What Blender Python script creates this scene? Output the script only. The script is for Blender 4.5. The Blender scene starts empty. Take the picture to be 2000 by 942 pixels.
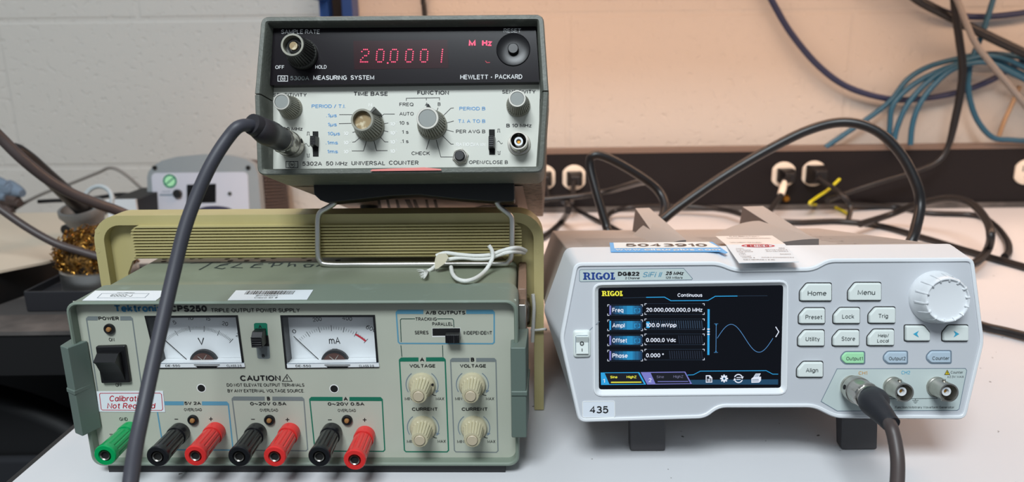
import bpy, bmesh, math, random
import numpy as np
from mathutils import Vector, Matrix
from mathutils.geometry import tessellate_polygon
random.seed(7)
SC = bpy.context.scene
COL = SC.collection

# ------------------------------------------------------------------ camera
FPX, PIT, ROL, CH = 1427.85, 0.25098, -0.01197, 0.22798
CAM = np.array([0, 0, CH])
_fw = np.array([0, math.cos(PIT), -math.sin(PIT)]); _up = np.array([0, math.sin(PIT), math.cos(PIT)]); _ri = np.array([1., 0, 0])
_c, _s = math.cos(ROL), math.sin(ROL)
R2 = _c*_ri + _s*_up; U2 = -_s*_ri + _c*_up
cd = bpy.data.cameras.new('camera'); cam = bpy.data.objects.new('camera', cd); COL.objects.link(cam)
cd.sensor_width = 36; cd.lens = FPX/2000*36; cd.clip_start = .01
cam.matrix_world = Matrix([[R2[0], U2[0], -_fw[0], CAM[0]], [R2[1], U2[1], -_fw[1], CAM[1]], [R2[2], U2[2], -_fw[2], CAM[2]], [0, 0, 0, 1]])
cd.dof.use_dof = True; cd.dof.focus_distance = .40; cd.dof.aperture_fstop = 9.0
SC.camera = cam
# ------------------------------------------------------------------ light
w = bpy.data.worlds.new('world'); SC.world = w; w.use_nodes = True
w.node_tree.nodes['Background'].inputs[0].default_value = (.80, .90, 1.0, 1)
w.node_tree.nodes['Background'].inputs[1].default_value = .27
def area(name, loc, target, sx, sy, power, color):
    l = bpy.data.lights.new(name, 'AREA'); l.shape = 'RECTANGLE'; l.size = sx; l.size_y = sy; l.energy = power; l.color = color
    o = bpy.data.objects.new(name, l); COL.objects.link(o); o.location = loc
    o.rotation_euler = (Vector(target)-Vector(loc)).to_track_quat('-Z', 'Y').to_euler()
    return o
area('ceiling_lamp_light', (-.30, -.88, 1.70), (0, .4, .1), .80, .55, 43.5, (.88, .955, 1))
area('unseen_shelf_light', (.54, .80, .425), (.54, .86, 0), 1.56, .05, 4.95, (1, .62, .40))
area('unseen_shelf_light', (-.12, .80, .425), (-.12, .86, 0), .22, .05, .55, (1, .62, .40))  # extra light added at this end to brighten the wall beside the upright
SC.view_settings.view_transform = 'Standard'; SC.view_settings.look = 'None'
SC.view_settings.gamma = 1; SC.view_settings.use_curve_mapping = False
SC.view_settings.exposure = 0.0

# ------------------------------------------------------------------ helpers: frames and planes
def ray(px, py): return _fw + R2*(px-1000)/FPX + U2*(471-py)/FPX
def wy(px, py, y):
    d = ray(px, py); return CAM + d*(y/d[1])
def wz(px, py, z):
    d = ray(px, py); return CAM + d*((z-CH)/d[2])
def rx(a): c, s = math.cos(a), math.sin(a); return np.array([[1, 0, 0], [0, c, -s], [0, s, c]])
def rz(a): c, s = math.cos(a), math.sin(a); return np.array([[c, -s, 0], [s, c, 0], [0, 0, 1]])
class Frame:
    def __init__(s, o, yaw, tilt): s.o = np.array(o); s.R = rz(yaw) @ rx(-tilt); s.yaw = yaw; s.tilt = tilt
    def hit(s, px, py, O, N):
        d = s.R.T @ ray(px, py); c = s.R.T @ (CAM-s.o); O = np.array(O); N = np.array(N)
        return c + d*(((O-c) @ N)/(d @ N))
    def y(s, px, py, y=0): return s.hit(px, py, (0, y, 0), (0, 1, 0))
    def z(s, px, py, z): return s.hit(px, py, (0, 0, z), (0, 0, 1))
    def loc(s, wp): return s.R.T @ (np.array(wp)-s.o)
    def world(s, p): return s.o + s.R @ np.array(p)
class Plane:
    """a plane of a frame: p(px,py) -> 2D on it, q(a,b,off) -> 3D local"""
    def __init__(s, fr, O, U, V, N):
        s.f = fr; s.O = np.array(O, float); s.U = np.array(U, float); s.V = np.array(V, float); s.N = np.array(N, float)
    def p(s, px, py):
        h = s.f.hit(px, py, s.O, s.N) - s.O; return np.array([h @ s.U, h @ s.V])
    def q(s, a, off=0): return s.O + s.U*a[0] + s.V*a[1] + s.N*off
    def m(s, px, py): return float(np.linalg.norm(s.p(px+1, py)-s.p(px, py)))
def front(fr, y): return Plane(fr, (0, y, 0), (1, 0, 0), (0, 0, 1), (0, -1, 0))
def top(fr, z): return Plane(fr, (0, 0, z), (1, 0, 0), (0, 1, 0), (0, 0, 1))
WORLD = Frame((0, 0, 0), 0, 0)
TEK = Frame((-.11732, .36416, .006), -.02278, 0)
HP = Frame((-.06032, .414, .18846), -.04595, .3103)
RIG = Frame((.13855, .36441, .07757), -.01016, .17913)

# ------------------------------------------------------------------ materials
def lin(c): return tuple(((v/255)/12.92 if v/255 <= .04045 else ((v/255+.055)/1.055)**2.4) for v in c)
MATS = {}
def mat(name, rgb, rough=.5, metal=0, bump=None, var=None, emit=0, coat=0, spec=None):
    m = bpy.data.materials.new(name); m.use_nodes = True; nt = m.node_tree; b = nt.nodes['Principled BSDF']
    col = lin(rgb)+(1,)
    b.inputs['Base Color'].default_value = col; b.inputs['Roughness'].default_value = rough; b.inputs['Metallic'].default_value = metal
    if coat: b.inputs['Coat Weight'].default_value = coat
    if spec is not None: b.inputs['Specular IOR Level'].default_value = spec
    if emit:
        b.inputs['Emission Color'].default_value = col; b.inputs['Emission Strength'].default_value = emit; b.inputs['Base Color'].default_value = (.004, .004, .005, 1)
    tc = None
    def noise(scale, detail=4):
        nonlocal tc
        if tc is None: tc = nt.nodes.new('ShaderNodeTexCoord')
        n = nt.nodes.new('ShaderNodeTexNoise'); n.inputs['Scale'].default_value = scale; n.inputs['Detail'].default_value = detail
        nt.links.new(tc.outputs['Object'], n.inputs['Vector']); return n
    if var:                                   # var = (scale, other colour, low, high)
        n = noise(var[0]); r = nt.nodes.new('ShaderNodeMapRange'); r.inputs[1].default_value = var[2]; r.inputs[2].default_value = var[3]
        nt.links.new(n.outputs[0], r.inputs[0]); x = nt.nodes.new('ShaderNodeMix'); x.data_type = 'RGBA'
        x.inputs[6].default_value = col; x.inputs[7].default_value = lin(var[1])+(1,)
        nt.links.new(r.outputs[0], x.inputs[0]); nt.links.new(x.outputs[2], b.inputs['Base Color'])
    if bump:                                  # bump = (scale, distance)
        n = noise(bump[0], 3); u = nt.nodes.new('ShaderNodeBump'); u.inputs['Distance'].default_value = bump[1]; u.inputs['Strength'].default_value = .6
        nt.links.new(n.outputs[0], u.inputs['Height']); nt.links.new(u.outputs[0], b.inputs['Normal'])
    MATS[name] = m; return m
# inks and flat colours
for n_, c_ in dict(ink_black=(22, 22, 24), ink_white=(225, 225, 225), ink_grey=(120, 128, 128), ink_pale=(240, 240, 236), ink_blue=(92, 150, 200),
                   ink_tek_blue=(38, 112, 150), ink_bar_blue=(92, 152, 178), ink_green=(12, 112, 86), ink_red=(196, 40, 60), ink_navy=(22, 62, 140),
                   ink_cyan=(60, 170, 205), ink_orange=(205, 150, 60), ink_dark_green=(30, 72, 62), ink_arc=(112, 128, 142), ink_key=(82, 88, 88), ink_sky=(112, 182, 236),
                   ink_marker=(52, 62, 60), ink_faint=(150, 135, 130), ink_brown=(85, 72, 65), ink_yellow=(215, 190, 30)).items():
    mat(n_, c_, .55)
mat('sticker_white', (232, 238, 242), .45); mat('sticker_cream', (240, 228, 218), .5); mat('sticker_pink', (226, 130, 122), .5)
mat('sticker_pale', (226, 232, 240), .5)
mat('tek_panel', (186, 189, 174), .5, var=(14, (178, 182, 167), .4, .7))
mat('tek_case', (130, 137, 118), .5, bump=(900, .00008), var=(30, (140, 147, 128), .52, .75))
mat('tek_bezel', (122, 134, 121), .5, bump=(800, .00006), var=(60, (140, 156, 146), .6, .8))
mat('tek_guard', (100, 114, 106), .45)
mat('khaki', (182, 170, 118), .45, var=(30, (190, 178, 128), .4, .7))
mat('beige_knob', (190, 182, 152), .35); mat('beige_cap', (196, 182, 156), .4)
mat('black_plastic', (20, 20, 22), .38); mat('black_gloss', (14, 14, 16), .18); mat('dark_hole', (6, 6, 6), .8)
mat('dark_rubber', (40, 40, 42), .6)
mat('post_green', (0, 158, 86), .25); mat('post_black', (24, 25, 28), .28); mat('post_red', (222, 52, 50), .25)
mat('nickel', (190, 186, 178), .28, 1, var=(80, (150, 142, 130), .5, .8)); mat('steel', (205, 203, 198), .34, 1)
mat('brass', (176, 126, 54), .4, 1); mat('amber_lens', (160, 116, 70), .25); mat('socket_white', (225, 228, 230), .4)
mat('dial_white', (232, 236, 238), .5); mat('meter_copper', (78, 44, 34), .5)
mat('hp_cast', (96, 99, 91), .5, bump=(700, .0003), var=(120, (128, 130, 120), .6, .8))
mat('hp_body', (122, 108, 96), .6, bump=(330, .0022), var=(210, (78, 66, 58), .5, .62))
mat('hp_under', (168, 146, 136), .6, bump=(300, .0004))
mat('hp_panel', (205, 206, 196), .45, var=(10, (198, 199, 188), .45, .75))
mat('hp_display', (20, 15, 20), .2, spec=.2); mat('hp_window', (40, 6, 14), .2, spec=.2); mat('dish_black', (15, 14, 17), .3, spec=.3); mat('hp_knob', (136, 134, 120), .4, var=(150, (150, 146, 130), .5, .7))
mat('knob_top', (134, 138, 134), .45); mat('knob_metal', (150, 148, 142), .45, .8); mat('knob_dark', (74, 74, 70), .4, .3)
mat('socket_tan', (150, 126, 84), .55, var=(300, (206, 192, 160), .5, .65))
mat('led_red', (255, 18, 92), .4, emit=1.4)
mat('rig_white', (230, 233, 236), .42, bump=(1500, .00002)); mat('rig_panel', (200, 203, 208), .45, bump=(1500, .00002))
mat('rig_key', (226, 233, 229), .35); mat('rig_green', (168, 228, 178), .35); mat('rig_blue', (182, 200, 214), .35); mat('rig_inset', (196, 208, 206), .4)
mat('rig_grey', (170, 162, 156), .6, bump=(1200, .00004)); mat('rig_grey_shaded', (104, 94, 90), .6); mat('rig_foot', (72, 70, 72), .55)
mat('screen_black', (10, 12, 20), .12, spec=.25)
for n_, c_, e_ in (('ui_white', (222, 230, 245), 1), ('ui_cyan', (42, 160, 222), 1), ('ui_yellow', (236, 232, 70), 1), ('ui_purple', (120, 122, 196), 1), ('ui_dim', (104, 104, 134), 1), ('ui_black', (12, 14, 24), 1),
                   ('ui_teal', (22, 66, 96), 1), ('ui_wave', (84, 140, 196), 1), ('ui_slate', (40, 58, 78), 1), ('ui_deep', (26, 34, 50), 1), *[('ui_ramp_%s' % 'abcdef'[k_], (18+3*k_, 34+21*k_, 62+26*k_), 1) for k_ in range(6)]):
    mat(n_, c_, .2, emit=e_)
mat('cord_dark', (62, 62, 70), .5); mat('cord_brown', (72, 62, 60), .45); mat('cord_black', (24, 22, 23), .38); mat('cord_navy', (34, 44, 78), .45)
mat('cord_teal', (34, 84, 108), .45); mat('cord_grey', (128, 122, 116), .5); mat('cord_tan', (176, 142, 108), .6); mat('cord_yellow', (205, 195, 30), .4)
mat('string_white', (226, 226, 220), .9, bump=(1800, .0006)); mat('paper_cream', (216, 208, 184), .8)
mat('boot_black', (36, 37, 42), .55, bump=(900, .00008), var=(60, (62, 54, 56), .5, .8))
mat('raceway_black', (24, 19, 20), .5, spec=.3); mat('raceway_top', (118, 98, 86), .5); mat('outlet_white', (226, 212, 194), .4)
mat('desk_edge', (34, 33, 34), .5); mat('table_dark', (72, 68, 66), .7, var=(25, (104, 98, 94), .45, .75), bump=(80, .001))
mat('table_top', (196, 190, 182), .55); mat('beige_board', (206, 192, 172), .7)
mat('box_black', (12, 11, 12), .6); mat('chair_black', (13, 13, 15), .6); mat('chair_fabric', (30, 31, 36), .9)
mat('floor_dark', (26, 25, 26), .7); mat('post_blue', (20, 62, 128), .4)
mat('bracket_tan', (136, 108, 90), .55, bump=(400, .0006)); mat('station_grey', (136, 142, 144), .5); mat('station_face', (188, 190, 200), .5); mat('station_side', (86, 70, 64), .6)
mat('holder_grey', (124, 124, 122), .5); mat('holder_light', (176, 184, 186), .5); mat('tray_black', (36, 36, 40), .45)
mat('carton_white', (206, 212, 216), .7); mat('cloth_navy', (36, 38, 62), .9); mat('cloth_blue', (120, 134, 150), .9)
mat('brass_wool', (196, 146, 70), .3, 1, var=(120, (110, 74, 30), .4, .65)); mat('wool_core', (150, 108, 50), .5, .6, var=(260, (34, 22, 12), .42, .6), bump=(220, .006))
def desk_mat():
    m = mat('desk_laminate', (222, 222, 224), .34, var=(3, (214, 214, 217), .4, .7)); nt = m.node_tree; b = nt.nodes['Principled BSDF']
    tc = nt.nodes.new('ShaderNodeTexCoord'); n = nt.nodes.new('ShaderNodeTexNoise'); n.inputs['Scale'].default_value = 170; n.inputs['Detail'].default_value = 2
    nt.links.new(tc.outputs['Object'], n.inputs['Vector']); r = nt.nodes.new('ShaderNodeMapRange'); r.inputs[1].default_value = .755; r.inputs[2].default_value = .78
    nt.links.new(n.outputs[0], r.inputs[0]); x = nt.nodes.new('ShaderNodeMix'); x.data_type = 'RGBA'; x.inputs[7].default_value = lin((96, 92, 92))+(1,)
    src = b.inputs['Base Color'].links[0].from_socket; nt.links.new(src, x.inputs[6]); nt.links.new(r.outputs[0], x.inputs[0]); nt.links.new(x.outputs[2], b.inputs['Base Color'])
desk_mat()
def wall_mat():
    m = mat('painted_block', (198, 192, 184), .6); nt = m.node_tree; b = nt.nodes['Principled BSDF']; L = nt.links.new
    tc = nt.nodes.new('ShaderNodeTexCoord'); sp = nt.nodes.new('ShaderNodeSeparateXYZ'); L(tc.outputs['Object'], sp.inputs[0])
    cb = nt.nodes.new('ShaderNodeCombineXYZ')
    ax = nt.nodes.new('ShaderNodeMath'); ax.operation = 'ADD'; ax.inputs[1].default_value = 4.06-.49+.203; L(sp.outputs[0], ax.inputs[0]); L(ax.outputs[0], cb.inputs[0])
    az = nt.nodes.new('ShaderNodeMath'); az.operation = 'ADD'; az.inputs[1].default_value = 2.08-.073; L(sp.outputs[2], az.inputs[0]); L(az.outputs[0], cb.inputs[1])
    br = nt.nodes.new('ShaderNodeTexBrick'); br.inputs['Scale'].default_value = 1; br.inputs['Brick Width'].default_value = .406; br.inputs['Row Height'].default_value = .208
    br.inputs['Mortar Size'].default_value = .005; br.inputs['Mortar Smooth'].default_value = .6; L(cb.outputs[0], br.inputs['Vector'])
    n1 = nt.nodes.new('ShaderNodeTexNoise'); n1.inputs['Scale'].default_value = 120; n1.inputs['Detail'].default_value = 3; L(tc.outputs['Object'], n1.inputs['Vector'])
    mr = nt.nodes.new('ShaderNodeMapRange'); mr.inputs[1].default_value = .28; mr.inputs[2].default_value = .42; L(n1.outputs[0], mr.inputs[0])
    mu = nt.nodes.new('ShaderNodeMath'); mu.operation = 'MULTIPLY_ADD'; mu.inputs[1].default_value = -1.2; L(br.outputs['Fac'], mu.inputs[0]); L(mr.outputs[0], mu.inputs[2])
    bp = nt.nodes.new('ShaderNodeBump'); bp.inputs['Distance'].default_value = .0017; bp.inputs['Strength'].default_value = .45; L(mu.outputs[0], bp.inputs['Height']); L(bp.outputs[0], b.inputs['Normal'])
wall_mat()
def glass_mat():
    m = bpy.data.materials.new('clear_acrylic'); m.use_nodes = True; nt = m.node_tree; nt.nodes.remove(nt.nodes['Principled BSDF'])
    t = nt.nodes.new('ShaderNodeBsdfTransparent'); g = nt.nodes.new('ShaderNodeBsdfGlossy'); g.inputs['Roughness'].default_value = .05
    x = nt.nodes.new('ShaderNodeMixShader'); x.inputs[0].default_value = .04
    nt.links.new(t.outputs[0], x.inputs[1]); nt.links.new(g.outputs[0], x.inputs[2]); nt.links.new(x.outputs[0], nt.nodes['Material Output'].inputs[0]); MATS['clear_acrylic'] = m
glass_mat()

# ------------------------------------------------------------------ mesh builder
class MB:
    def __init__(s): s.v = []; s.f = []; s.m = []; s.names = []
    def mi(s, name):
        if name not in s.names: s.names.append(name)
        return s.names.index(name)
    def add(s, vs, fs, m):
        o = len(s.v); s.v += [tuple(float(c) for c in v) for v in vs]; k = s.mi(m)
        for f in fs: s.f.append([i+o for i in f]); s.m.append(k)
    def box(s, lo, hi, m):
        x0, y0, z0 = lo; x1, y1, z1 = hi
        s.add([(x0, y0, z0), (x1, y0, z0), (x1, y1, z0), (x0, y1, z0), (x0, y0, z1), (x1, y0, z1), (x1, y1, z1), (x0, y1, z1)],
              [(0, 3, 2, 1), (4, 5, 6, 7), (0, 1, 5, 4), (1, 2, 6, 5), (2, 3, 7, 6), (3, 0, 4, 7)], m)
    def loft(s, loops, m, cap0=True, cap1=True, closed=True):
        n = len(loops[0]); vs = [p for l in loops for p in l]; fs = []
        for k in range(len(loops)-1):
            for i in range(n if closed else n-1):
                j = (i+1) % n; fs.append((k*n+i, k*n+j, (k+1)*n+j, (k+1)*n+i))
        if cap0: fs.append(tuple(reversed(range(n))))
        if cap1: fs.append(tuple(range((len(loops)-1)*n, len(loops)*n)))
        s.add(vs, fs, m)
    def lathe(s, prof, o, ax, m, seg=28, flute=None, cap0=False, cap1=True):
        o = np.array(o, float); ax = np.array(ax, float); ax /= np.linalg.norm(ax)
        h = np.array([0, 0, 1.]) if abs(ax[2]) < .9 else np.array([1., 0, 0]); e1 = np.cross(h, ax); e1 /= np.linalg.norm(e1); e2 = np.cross(ax, e1)
        loops = []
        for pr in prof:
            r, t = pr[0], pr[1]; fl = pr[2] if len(pr) > 2 else 0; l = []
            for i in range(seg):
                a = 2*math.pi*i/seg; rr = r
                if fl: rr = r*(1 - fl*(1 if (i % 4) == 3 else (.25 if fl > .09 and (i % 4) == 2 else 0)))
                l.append(o + ax*t + (e1*math.cos(a)+e2*math.sin(a))*rr)
            loops.append(l)
        s.loft(loops, m, cap0, cap1)
    def tube(s, pts, r, m, seg=10, sub=6):
        P = [np.array(p, float) for p in pts]; n = len(P); rs = (list(r)+[r[-1]]*n)[:n] if isinstance(r, (list, tuple)) else [r]*n
        Q = []; RR = []
        for i in range(n-1):
            p0, p1, p2, p3 = P[max(i-1, 0)], P[i], P[i+1], P[min(i+2, n-1)]
            for k in range(sub):
                t = k/sub; Q.append(.5*((2*p1)+(-p0+p2)*t+(2*p0-5*p1+4*p2-p3)*t*t+(-p0+3*p1-3*p2+p3)*t**3)); RR.append(rs[i]+(rs[i+1]-rs[i])*t)
        Q.append(P[-1]); RR.append(rs[-1]); loops = []; prev = None
        for i in range(len(Q)):
            d = Q[min(i+1, len(Q)-1)]-Q[max(i-1, 0)]; d /= (np.linalg.norm(d)+1e-12)
            if prev is None:
                h = np.array([0, 0, 1.]) if abs(d[2]) < .9 else np.array([1., 0, 0]); e = np.cross(d, h)
            else: e = prev-d*(prev @ d)
            e /= np.linalg.norm(e); prev = e; g = np.cross(d, e)
            loops.append([Q[i]+(e*math.cos(a)+g*math.sin(a))*RR[i] for a in [2*math.pi*k/seg for k in range(seg)]])
        s.loft(loops, m)
    # ---- drawing on planes
    def poly(s, pl, pts, m, off=.00015):
        s.add([pl.q(a, off) for a in pts], [tuple(range(len(pts)))], m)
    def ppoly(s, pl, px, m, off=.00015): s.poly(pl, [pl.p(*q) for q in px], m, off)
    def prism(s, pl, pts, t0, t1, m):
        s.loft([[pl.q(a, t0) for a in pts], [pl.q(a, t1) for a in pts]], m)
    def sheet(s, pl, outer, holes, m):
        loops = [outer]+holes; tri = tessellate_polygon([[Vector((a[0], a[1], 0)) for a in l] for l in loops]); flat = [a for l in loops for a in l]
        s.add([pl.q(a, 0) for a in flat], [tuple(t_) for t_ in tri], m)
    def pprism(s, pl, px, t0, t1, m): s.prism(pl, [pl.p(*q) for q in px], t0, t1, m)
    def line(s, pl, pts, wd, m, off=.00015, closed=False):
        P = [np.array(p, float) for p in pts]; n = len(P); L = []; Rr = []
        for i in range(n):
            a = P[i]-P[i-1] if (i > 0 or closed) else P[1]-P[0]; b = P[(i+1) % n]-P[i] if (i < n-1 or closed) else P[-1]-P[-2]
            a = a/(np.linalg.norm(a)+1e-12); b = b/(np.linalg.norm(b)+1e-12); nn = np.array([-(a[1]+b[1]), a[0]+b[0]]); l = np.linalg.norm(nn)
            nn = nn/l if l > 1e-6 else np.array([-a[1], a[0]]); k = 1/max(.5, abs(nn @ np.array([-a[1], a[0]])))
            L.append(P[i]+nn*wd/2*k); Rr.append(P[i]-nn*wd/2*k)
        vs = [pl.q(a, off) for a in L]+[pl.q(a, off) for a in Rr]; fs = [(i, (i+1) % n, n+(i+1) % n, n+i) for i in range(n if closed else n-1)]
        s.add(vs, fs, m)
    def pline(s, pl, px, wpx, m, off=.00015, closed=False): s.line(pl, [pl.p(*q) for q in px], wpx*pl.m(*px[0]), m, off, closed)
    def disc(s, pl, c, r, m, off=.00015, seg=24, a0=0, a1=360):
        pts = [np.array(c)+r*np.array([math.cos(math.radians(a0+(a1-a0)*i/seg)), math.sin(math.radians(a0+(a1-a0)*i/seg))]) for i in range(seg+(0 if a1-a0 == 360 else 1))]
        s.poly(pl, pts, m, off)
    def text(s, pl, txt, x0, x1, base, cap, m, off=.0002, bold=0, shear=0, base1=None, up=None):
        vs, fs, wdt, x_min, caph = glyphs(txt, bold, shear)
        a = pl.p(x0, base); b = pl.p(x1, base if base1 is None else base1); e = b-a
        if up is None:
            n = np.array([-e[1], e[0]])/np.linalg.norm(e); hgt = np.linalg.norm(pl.p(x0, base-cap)-a); n = n*hgt
        else: n = pl.p(*up)-a
        s.add([pl.q(a+e*((x-x_min)/wdt)+n*(y/caph), off) for x, y in vs], fs, m)
_GC = {}
def _A(cx, cy, rx_, ry_, a0, a1):
    n = max(3, int(abs(a1-a0)/18)); return [(cx+rx_*math.cos(math.radians(a0+(a1-a0)*i/n)), cy+ry_*math.sin(math.radians(a0+(a1-a0)*i/n))) for i in range(n+1)]
def _font():
    A = _A; st = [(0, 0), (0, 1)]; x = .72
    P_ = [(0, 0), (0, 1), (.32, 1)]+A(.32, .74, .26, .26, 90, -90)+[(0, .48)]
    arch = lambda a, b: [(a, .40)]+A((a+b)/2, .44, (b-a)/2, .28, 180, 0)+[(b, 0)]
    F = {'A': (.70, [[(0, 0), (.35, 1), (.7, 0)], [(.12, .34), (.58, .34)]]), 'B': (.60, [[(0, .52), (0, 1), (.33, 1)]+A(.33, .76, .22, .24, 90, -90)+[(0, .52)], [(0, .52), (.33, .52)]+A(.33, .26, .27, .26, 90, -90)+[(0, 0), (0, .52)]]),
     'C': (.68, [A(.36, .5, .36, .5, 42, 318)]), 'D': (.64, [[(0, 0), (0, 1), (.25, 1)]+A(.25, .5, .39, .5, 90, -90)+[(0, 0)]]), 'E': (.52, [[(.52, 1), (0, 1), (0, 0), (.52, 0)], [(0, .52), (.46, .52)]]),
     'F': (.50, [[(.5, 1), (0, 1), (0, 0)], [(0, .5), (.44, .5)]]), 'G': (.72, [A(.37, .5, .37, .5, 45, 325)+[(.70, .2), (.70, .46), (.42, .46)]]), 'H': (.62, [st, [(.62, 0), (.62, 1)], [(0, .52), (.62, .52)]]), 'I': (0, [st]),
     'J': (.45, [[(.45, 1), (.45, .25)]+A(.225, .25, .225, .25, 0, -180)]), 'K': (.60, [st, [(.58, 1), (0, .36)], [(.20, .58), (.62, 0)]]), 'L': (.48, [[(0, 1), (0, 0), (.48, 0)]]), 'M': (.76, [[(0, 0), (0, 1), (.38, .12), (.76, 1), (.76, 0)]]),
     'N': (.62, [[(0, 0), (0, 1), (.62, 0), (.62, 1)]]), 'O': (.74, [A(.37, .5, .37, .5, 90, 450)]), 'P': (.58, [P_]), 'Q': (.74, [A(.37, .5, .37, .5, 90, 450), [(.45, .25), (.74, -.04)]]), 'R': (.60, [P_, [(.30, .48), (.60, 0)]]),
     'S': (.58, [A(.29, .745, .26, .255, 25, 270)+A(.29, .245, .29, .245, 90, -155)[1:]]), 'T': (.62, [[(0, 1), (.62, 1)], [(.31, 1), (.31, 0)]]), 'U': (.62, [[(0, 1), (0, .31)]+A(.31, .31, .31, .31, 180, 360)+[(.62, 1)]]), 'V': (.66, [[(0, 1), (.33, 0), (.66, 1)]]),
     'W': (.94, [[(0, 1), (.24, 0), (.47, 1), (.70, 0), (.94, 1)]]), 'X': (.62, [[(0, 0), (.62, 1)], [(0, 1), (.62, 0)]]), 'Y': (.62, [[(0, 1), (.31, .46), (.62, 1)], [(.31, .46), (.31, 0)]]), 'Z': (.58, [[(0, 1), (.58, 1), (0, 0), (.58, 0)]]),
     '0': (.56, [A(.28, .5, .28, .5, 90, 450)]), '1': (.24, [[(0, .78), (.22, 1), (.22, 0)]]), '2': (.54, [A(.27, .73, .27, .27, 165, -38)+[(0, 0), (.55, 0)]]), '3': (.55, [A(.26, .755, .24, .245, 150, -90)+A(.26, .255, .29, .255, 90, -150)[1:]]),
     '4': (.58, [[(.42, 0), (.42, 1), (0, .3), (.58, .3)]]), '5': (.55, [[(.5, 1), (.09, 1), (.03, .50)]+A(.26, .33, .29, .33, 140, -150)]), '6': (.56, [A(.36, .5, .36, .5, 60, 180)+A(.28, .32, .28, .32, 180, 540)]), '7': (.54, [[(0, 1), (.54, 1), (.18, 0)]]),
     '8': (.56, [A(.28, .755, .23, .245, -90, 270), A(.28, .255, .28, .255, 90, 450)]), '9': (.56, [[(.56-a, 1-b) for a, b in A(.36, .5, .36, .5, 60, 180)+A(.28, .32, .28, .32, 180, 540)]]),
     'a': (.50, [A(.25, .36, .25, .36, 0, 360), [(.5, x), (.5, 0)]]), 'b': (.52, [[(0, 0), (0, 1.02)], A(.27, .36, .26, .36, 180, 540)]), 'c': (.47, [A(.26, .36, .26, .36, 45, 315)]), 'd': (.52, [[(.52, 0), (.52, 1.02)], A(.25, .36, .26, .36, 0, 360)]),
     'e': (.51, [[(.01, .38), (.51, .38)]+A(.26, .36, .25, .36, 5, 312)]), 'f': (.32, [[(.34, 1), (.25, 1), (.15, .9), (.15, 0)], [(0, x), (.32, x)]]), 'g': (.50, [A(.25, .36, .25, .36, 0, 360), [(.5, x), (.5, -.06)]+A(.25, -.06, .25, .2, 0, -150)]),
     'h': (.46, [[(0, 0), (0, 1.02)], arch(0, .46)]), 'i': (0, [[(0, 0), (0, x)], [(0, .92), (0, 1.03)]]), 'j': (.12, [[(.12, x), (.12, -.1), (0, -.2)], [(.12, .92), (.12, 1.03)]]), 'k': (.46, [[(0, 0), (0, 1.02)], [(.43, x), (0, .26)], [(.15, .42), (.46, 0)]]),
     'l': (0, [[(0, 0), (0, 1.02)]]), 'm': (.78, [[(0, 0), (0, x)], arch(0, .39), arch(.39, .78)]), 'n': (.46, [[(0, 0), (0, x)], arch(0, .46)]), 'o': (.53, [A(.265, .36, .265, .36, 90, 450)]), 'p': (.52, [[(0, -.27), (0, x)], A(.27, .36, .26, .36, 180, 540)]),
     'q': (.52, [[(.52, -.27), (.52, x)], A(.25, .36, .26, .36, 0, 360)]), 'r': (.28, [[(0, 0), (0, x)], [(0, .40)]+A(.26, .42, .26, .29, 180, 80)]), 's': (.42, [A(.21, .54, .19, .18, 25, 270)+A(.21, .18, .21, .18, 90, -155)[1:]]), 't': (.32, [[(.15, .95), (.15, .1), (.23, 0), (.33, 0)], [(0, x), (.32, x)]]),
     'u': (.46, [[(0, x), (0, .24)]+A(.23, .24, .23, .24, 180, 360), [(.46, x), (.46, 0)]]), 'v': (.48, [[(0, x), (.24, 0), (.48, x)]]), 'w': (.72, [[(0, x), (.18, 0), (.36, x), (.54, 0), (.72, x)]]), 'x': (.46, [[(0, 0), (.46, x)], [(0, x), (.46, 0)]]),
     'y': (.48, [[(0, x), (.25, .02)], [(.48, x), (.16, -.27)]]), 'z': (.44, [[(0, x), (.44, x), (0, 0), (.44, 0)]]), '.': (.02, [[(0, 0), (.02, .06)]]), ',': (.04, [[(.04, .06), (0, -.14)]]), '/': (.34, [[(0, -.05), (.34, 1.05)]]), '-': (.32, [[(0, .42), (.32, .42)]]),
     ':': (.02, [[(0, 0), (.02, .06)], [(0, .6), (.02, .66)]]), '!': (0, [[(0, .3), (0, 1)], [(0, 0), (0, .06)]]), '~': (.62, [[(i*.062, .42+.15*math.sin(i*.628)) for i in range(11)]]), '\u00b0': (.24, [A(.12, .86, .12, .13, 90, 450)]), '+': (.5, [[(0, .45), (.5, .45)], [(.25, .2), (.25, .7)]]),
     '\u00b1': (.5, [[(0, .5), (.5, .5)], [(.25, .25), (.25, .75)], [(0, .06), (.5, .06)]]), '\u00b5': (.46, [[(0, x), (0, -.27)], [(0, .24)]+A(.23, .24, .23, .24, 180, 360), [(.46, x), (.46, 0)]]), '#': (.6, [[(.15, 0), (.25, 1)], [(.38, 0), (.48, 1)], [(0, .3), (.58, .3)], [(.03, .68), (.6, .68)]])}
    return F
FONT = _font()
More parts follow.
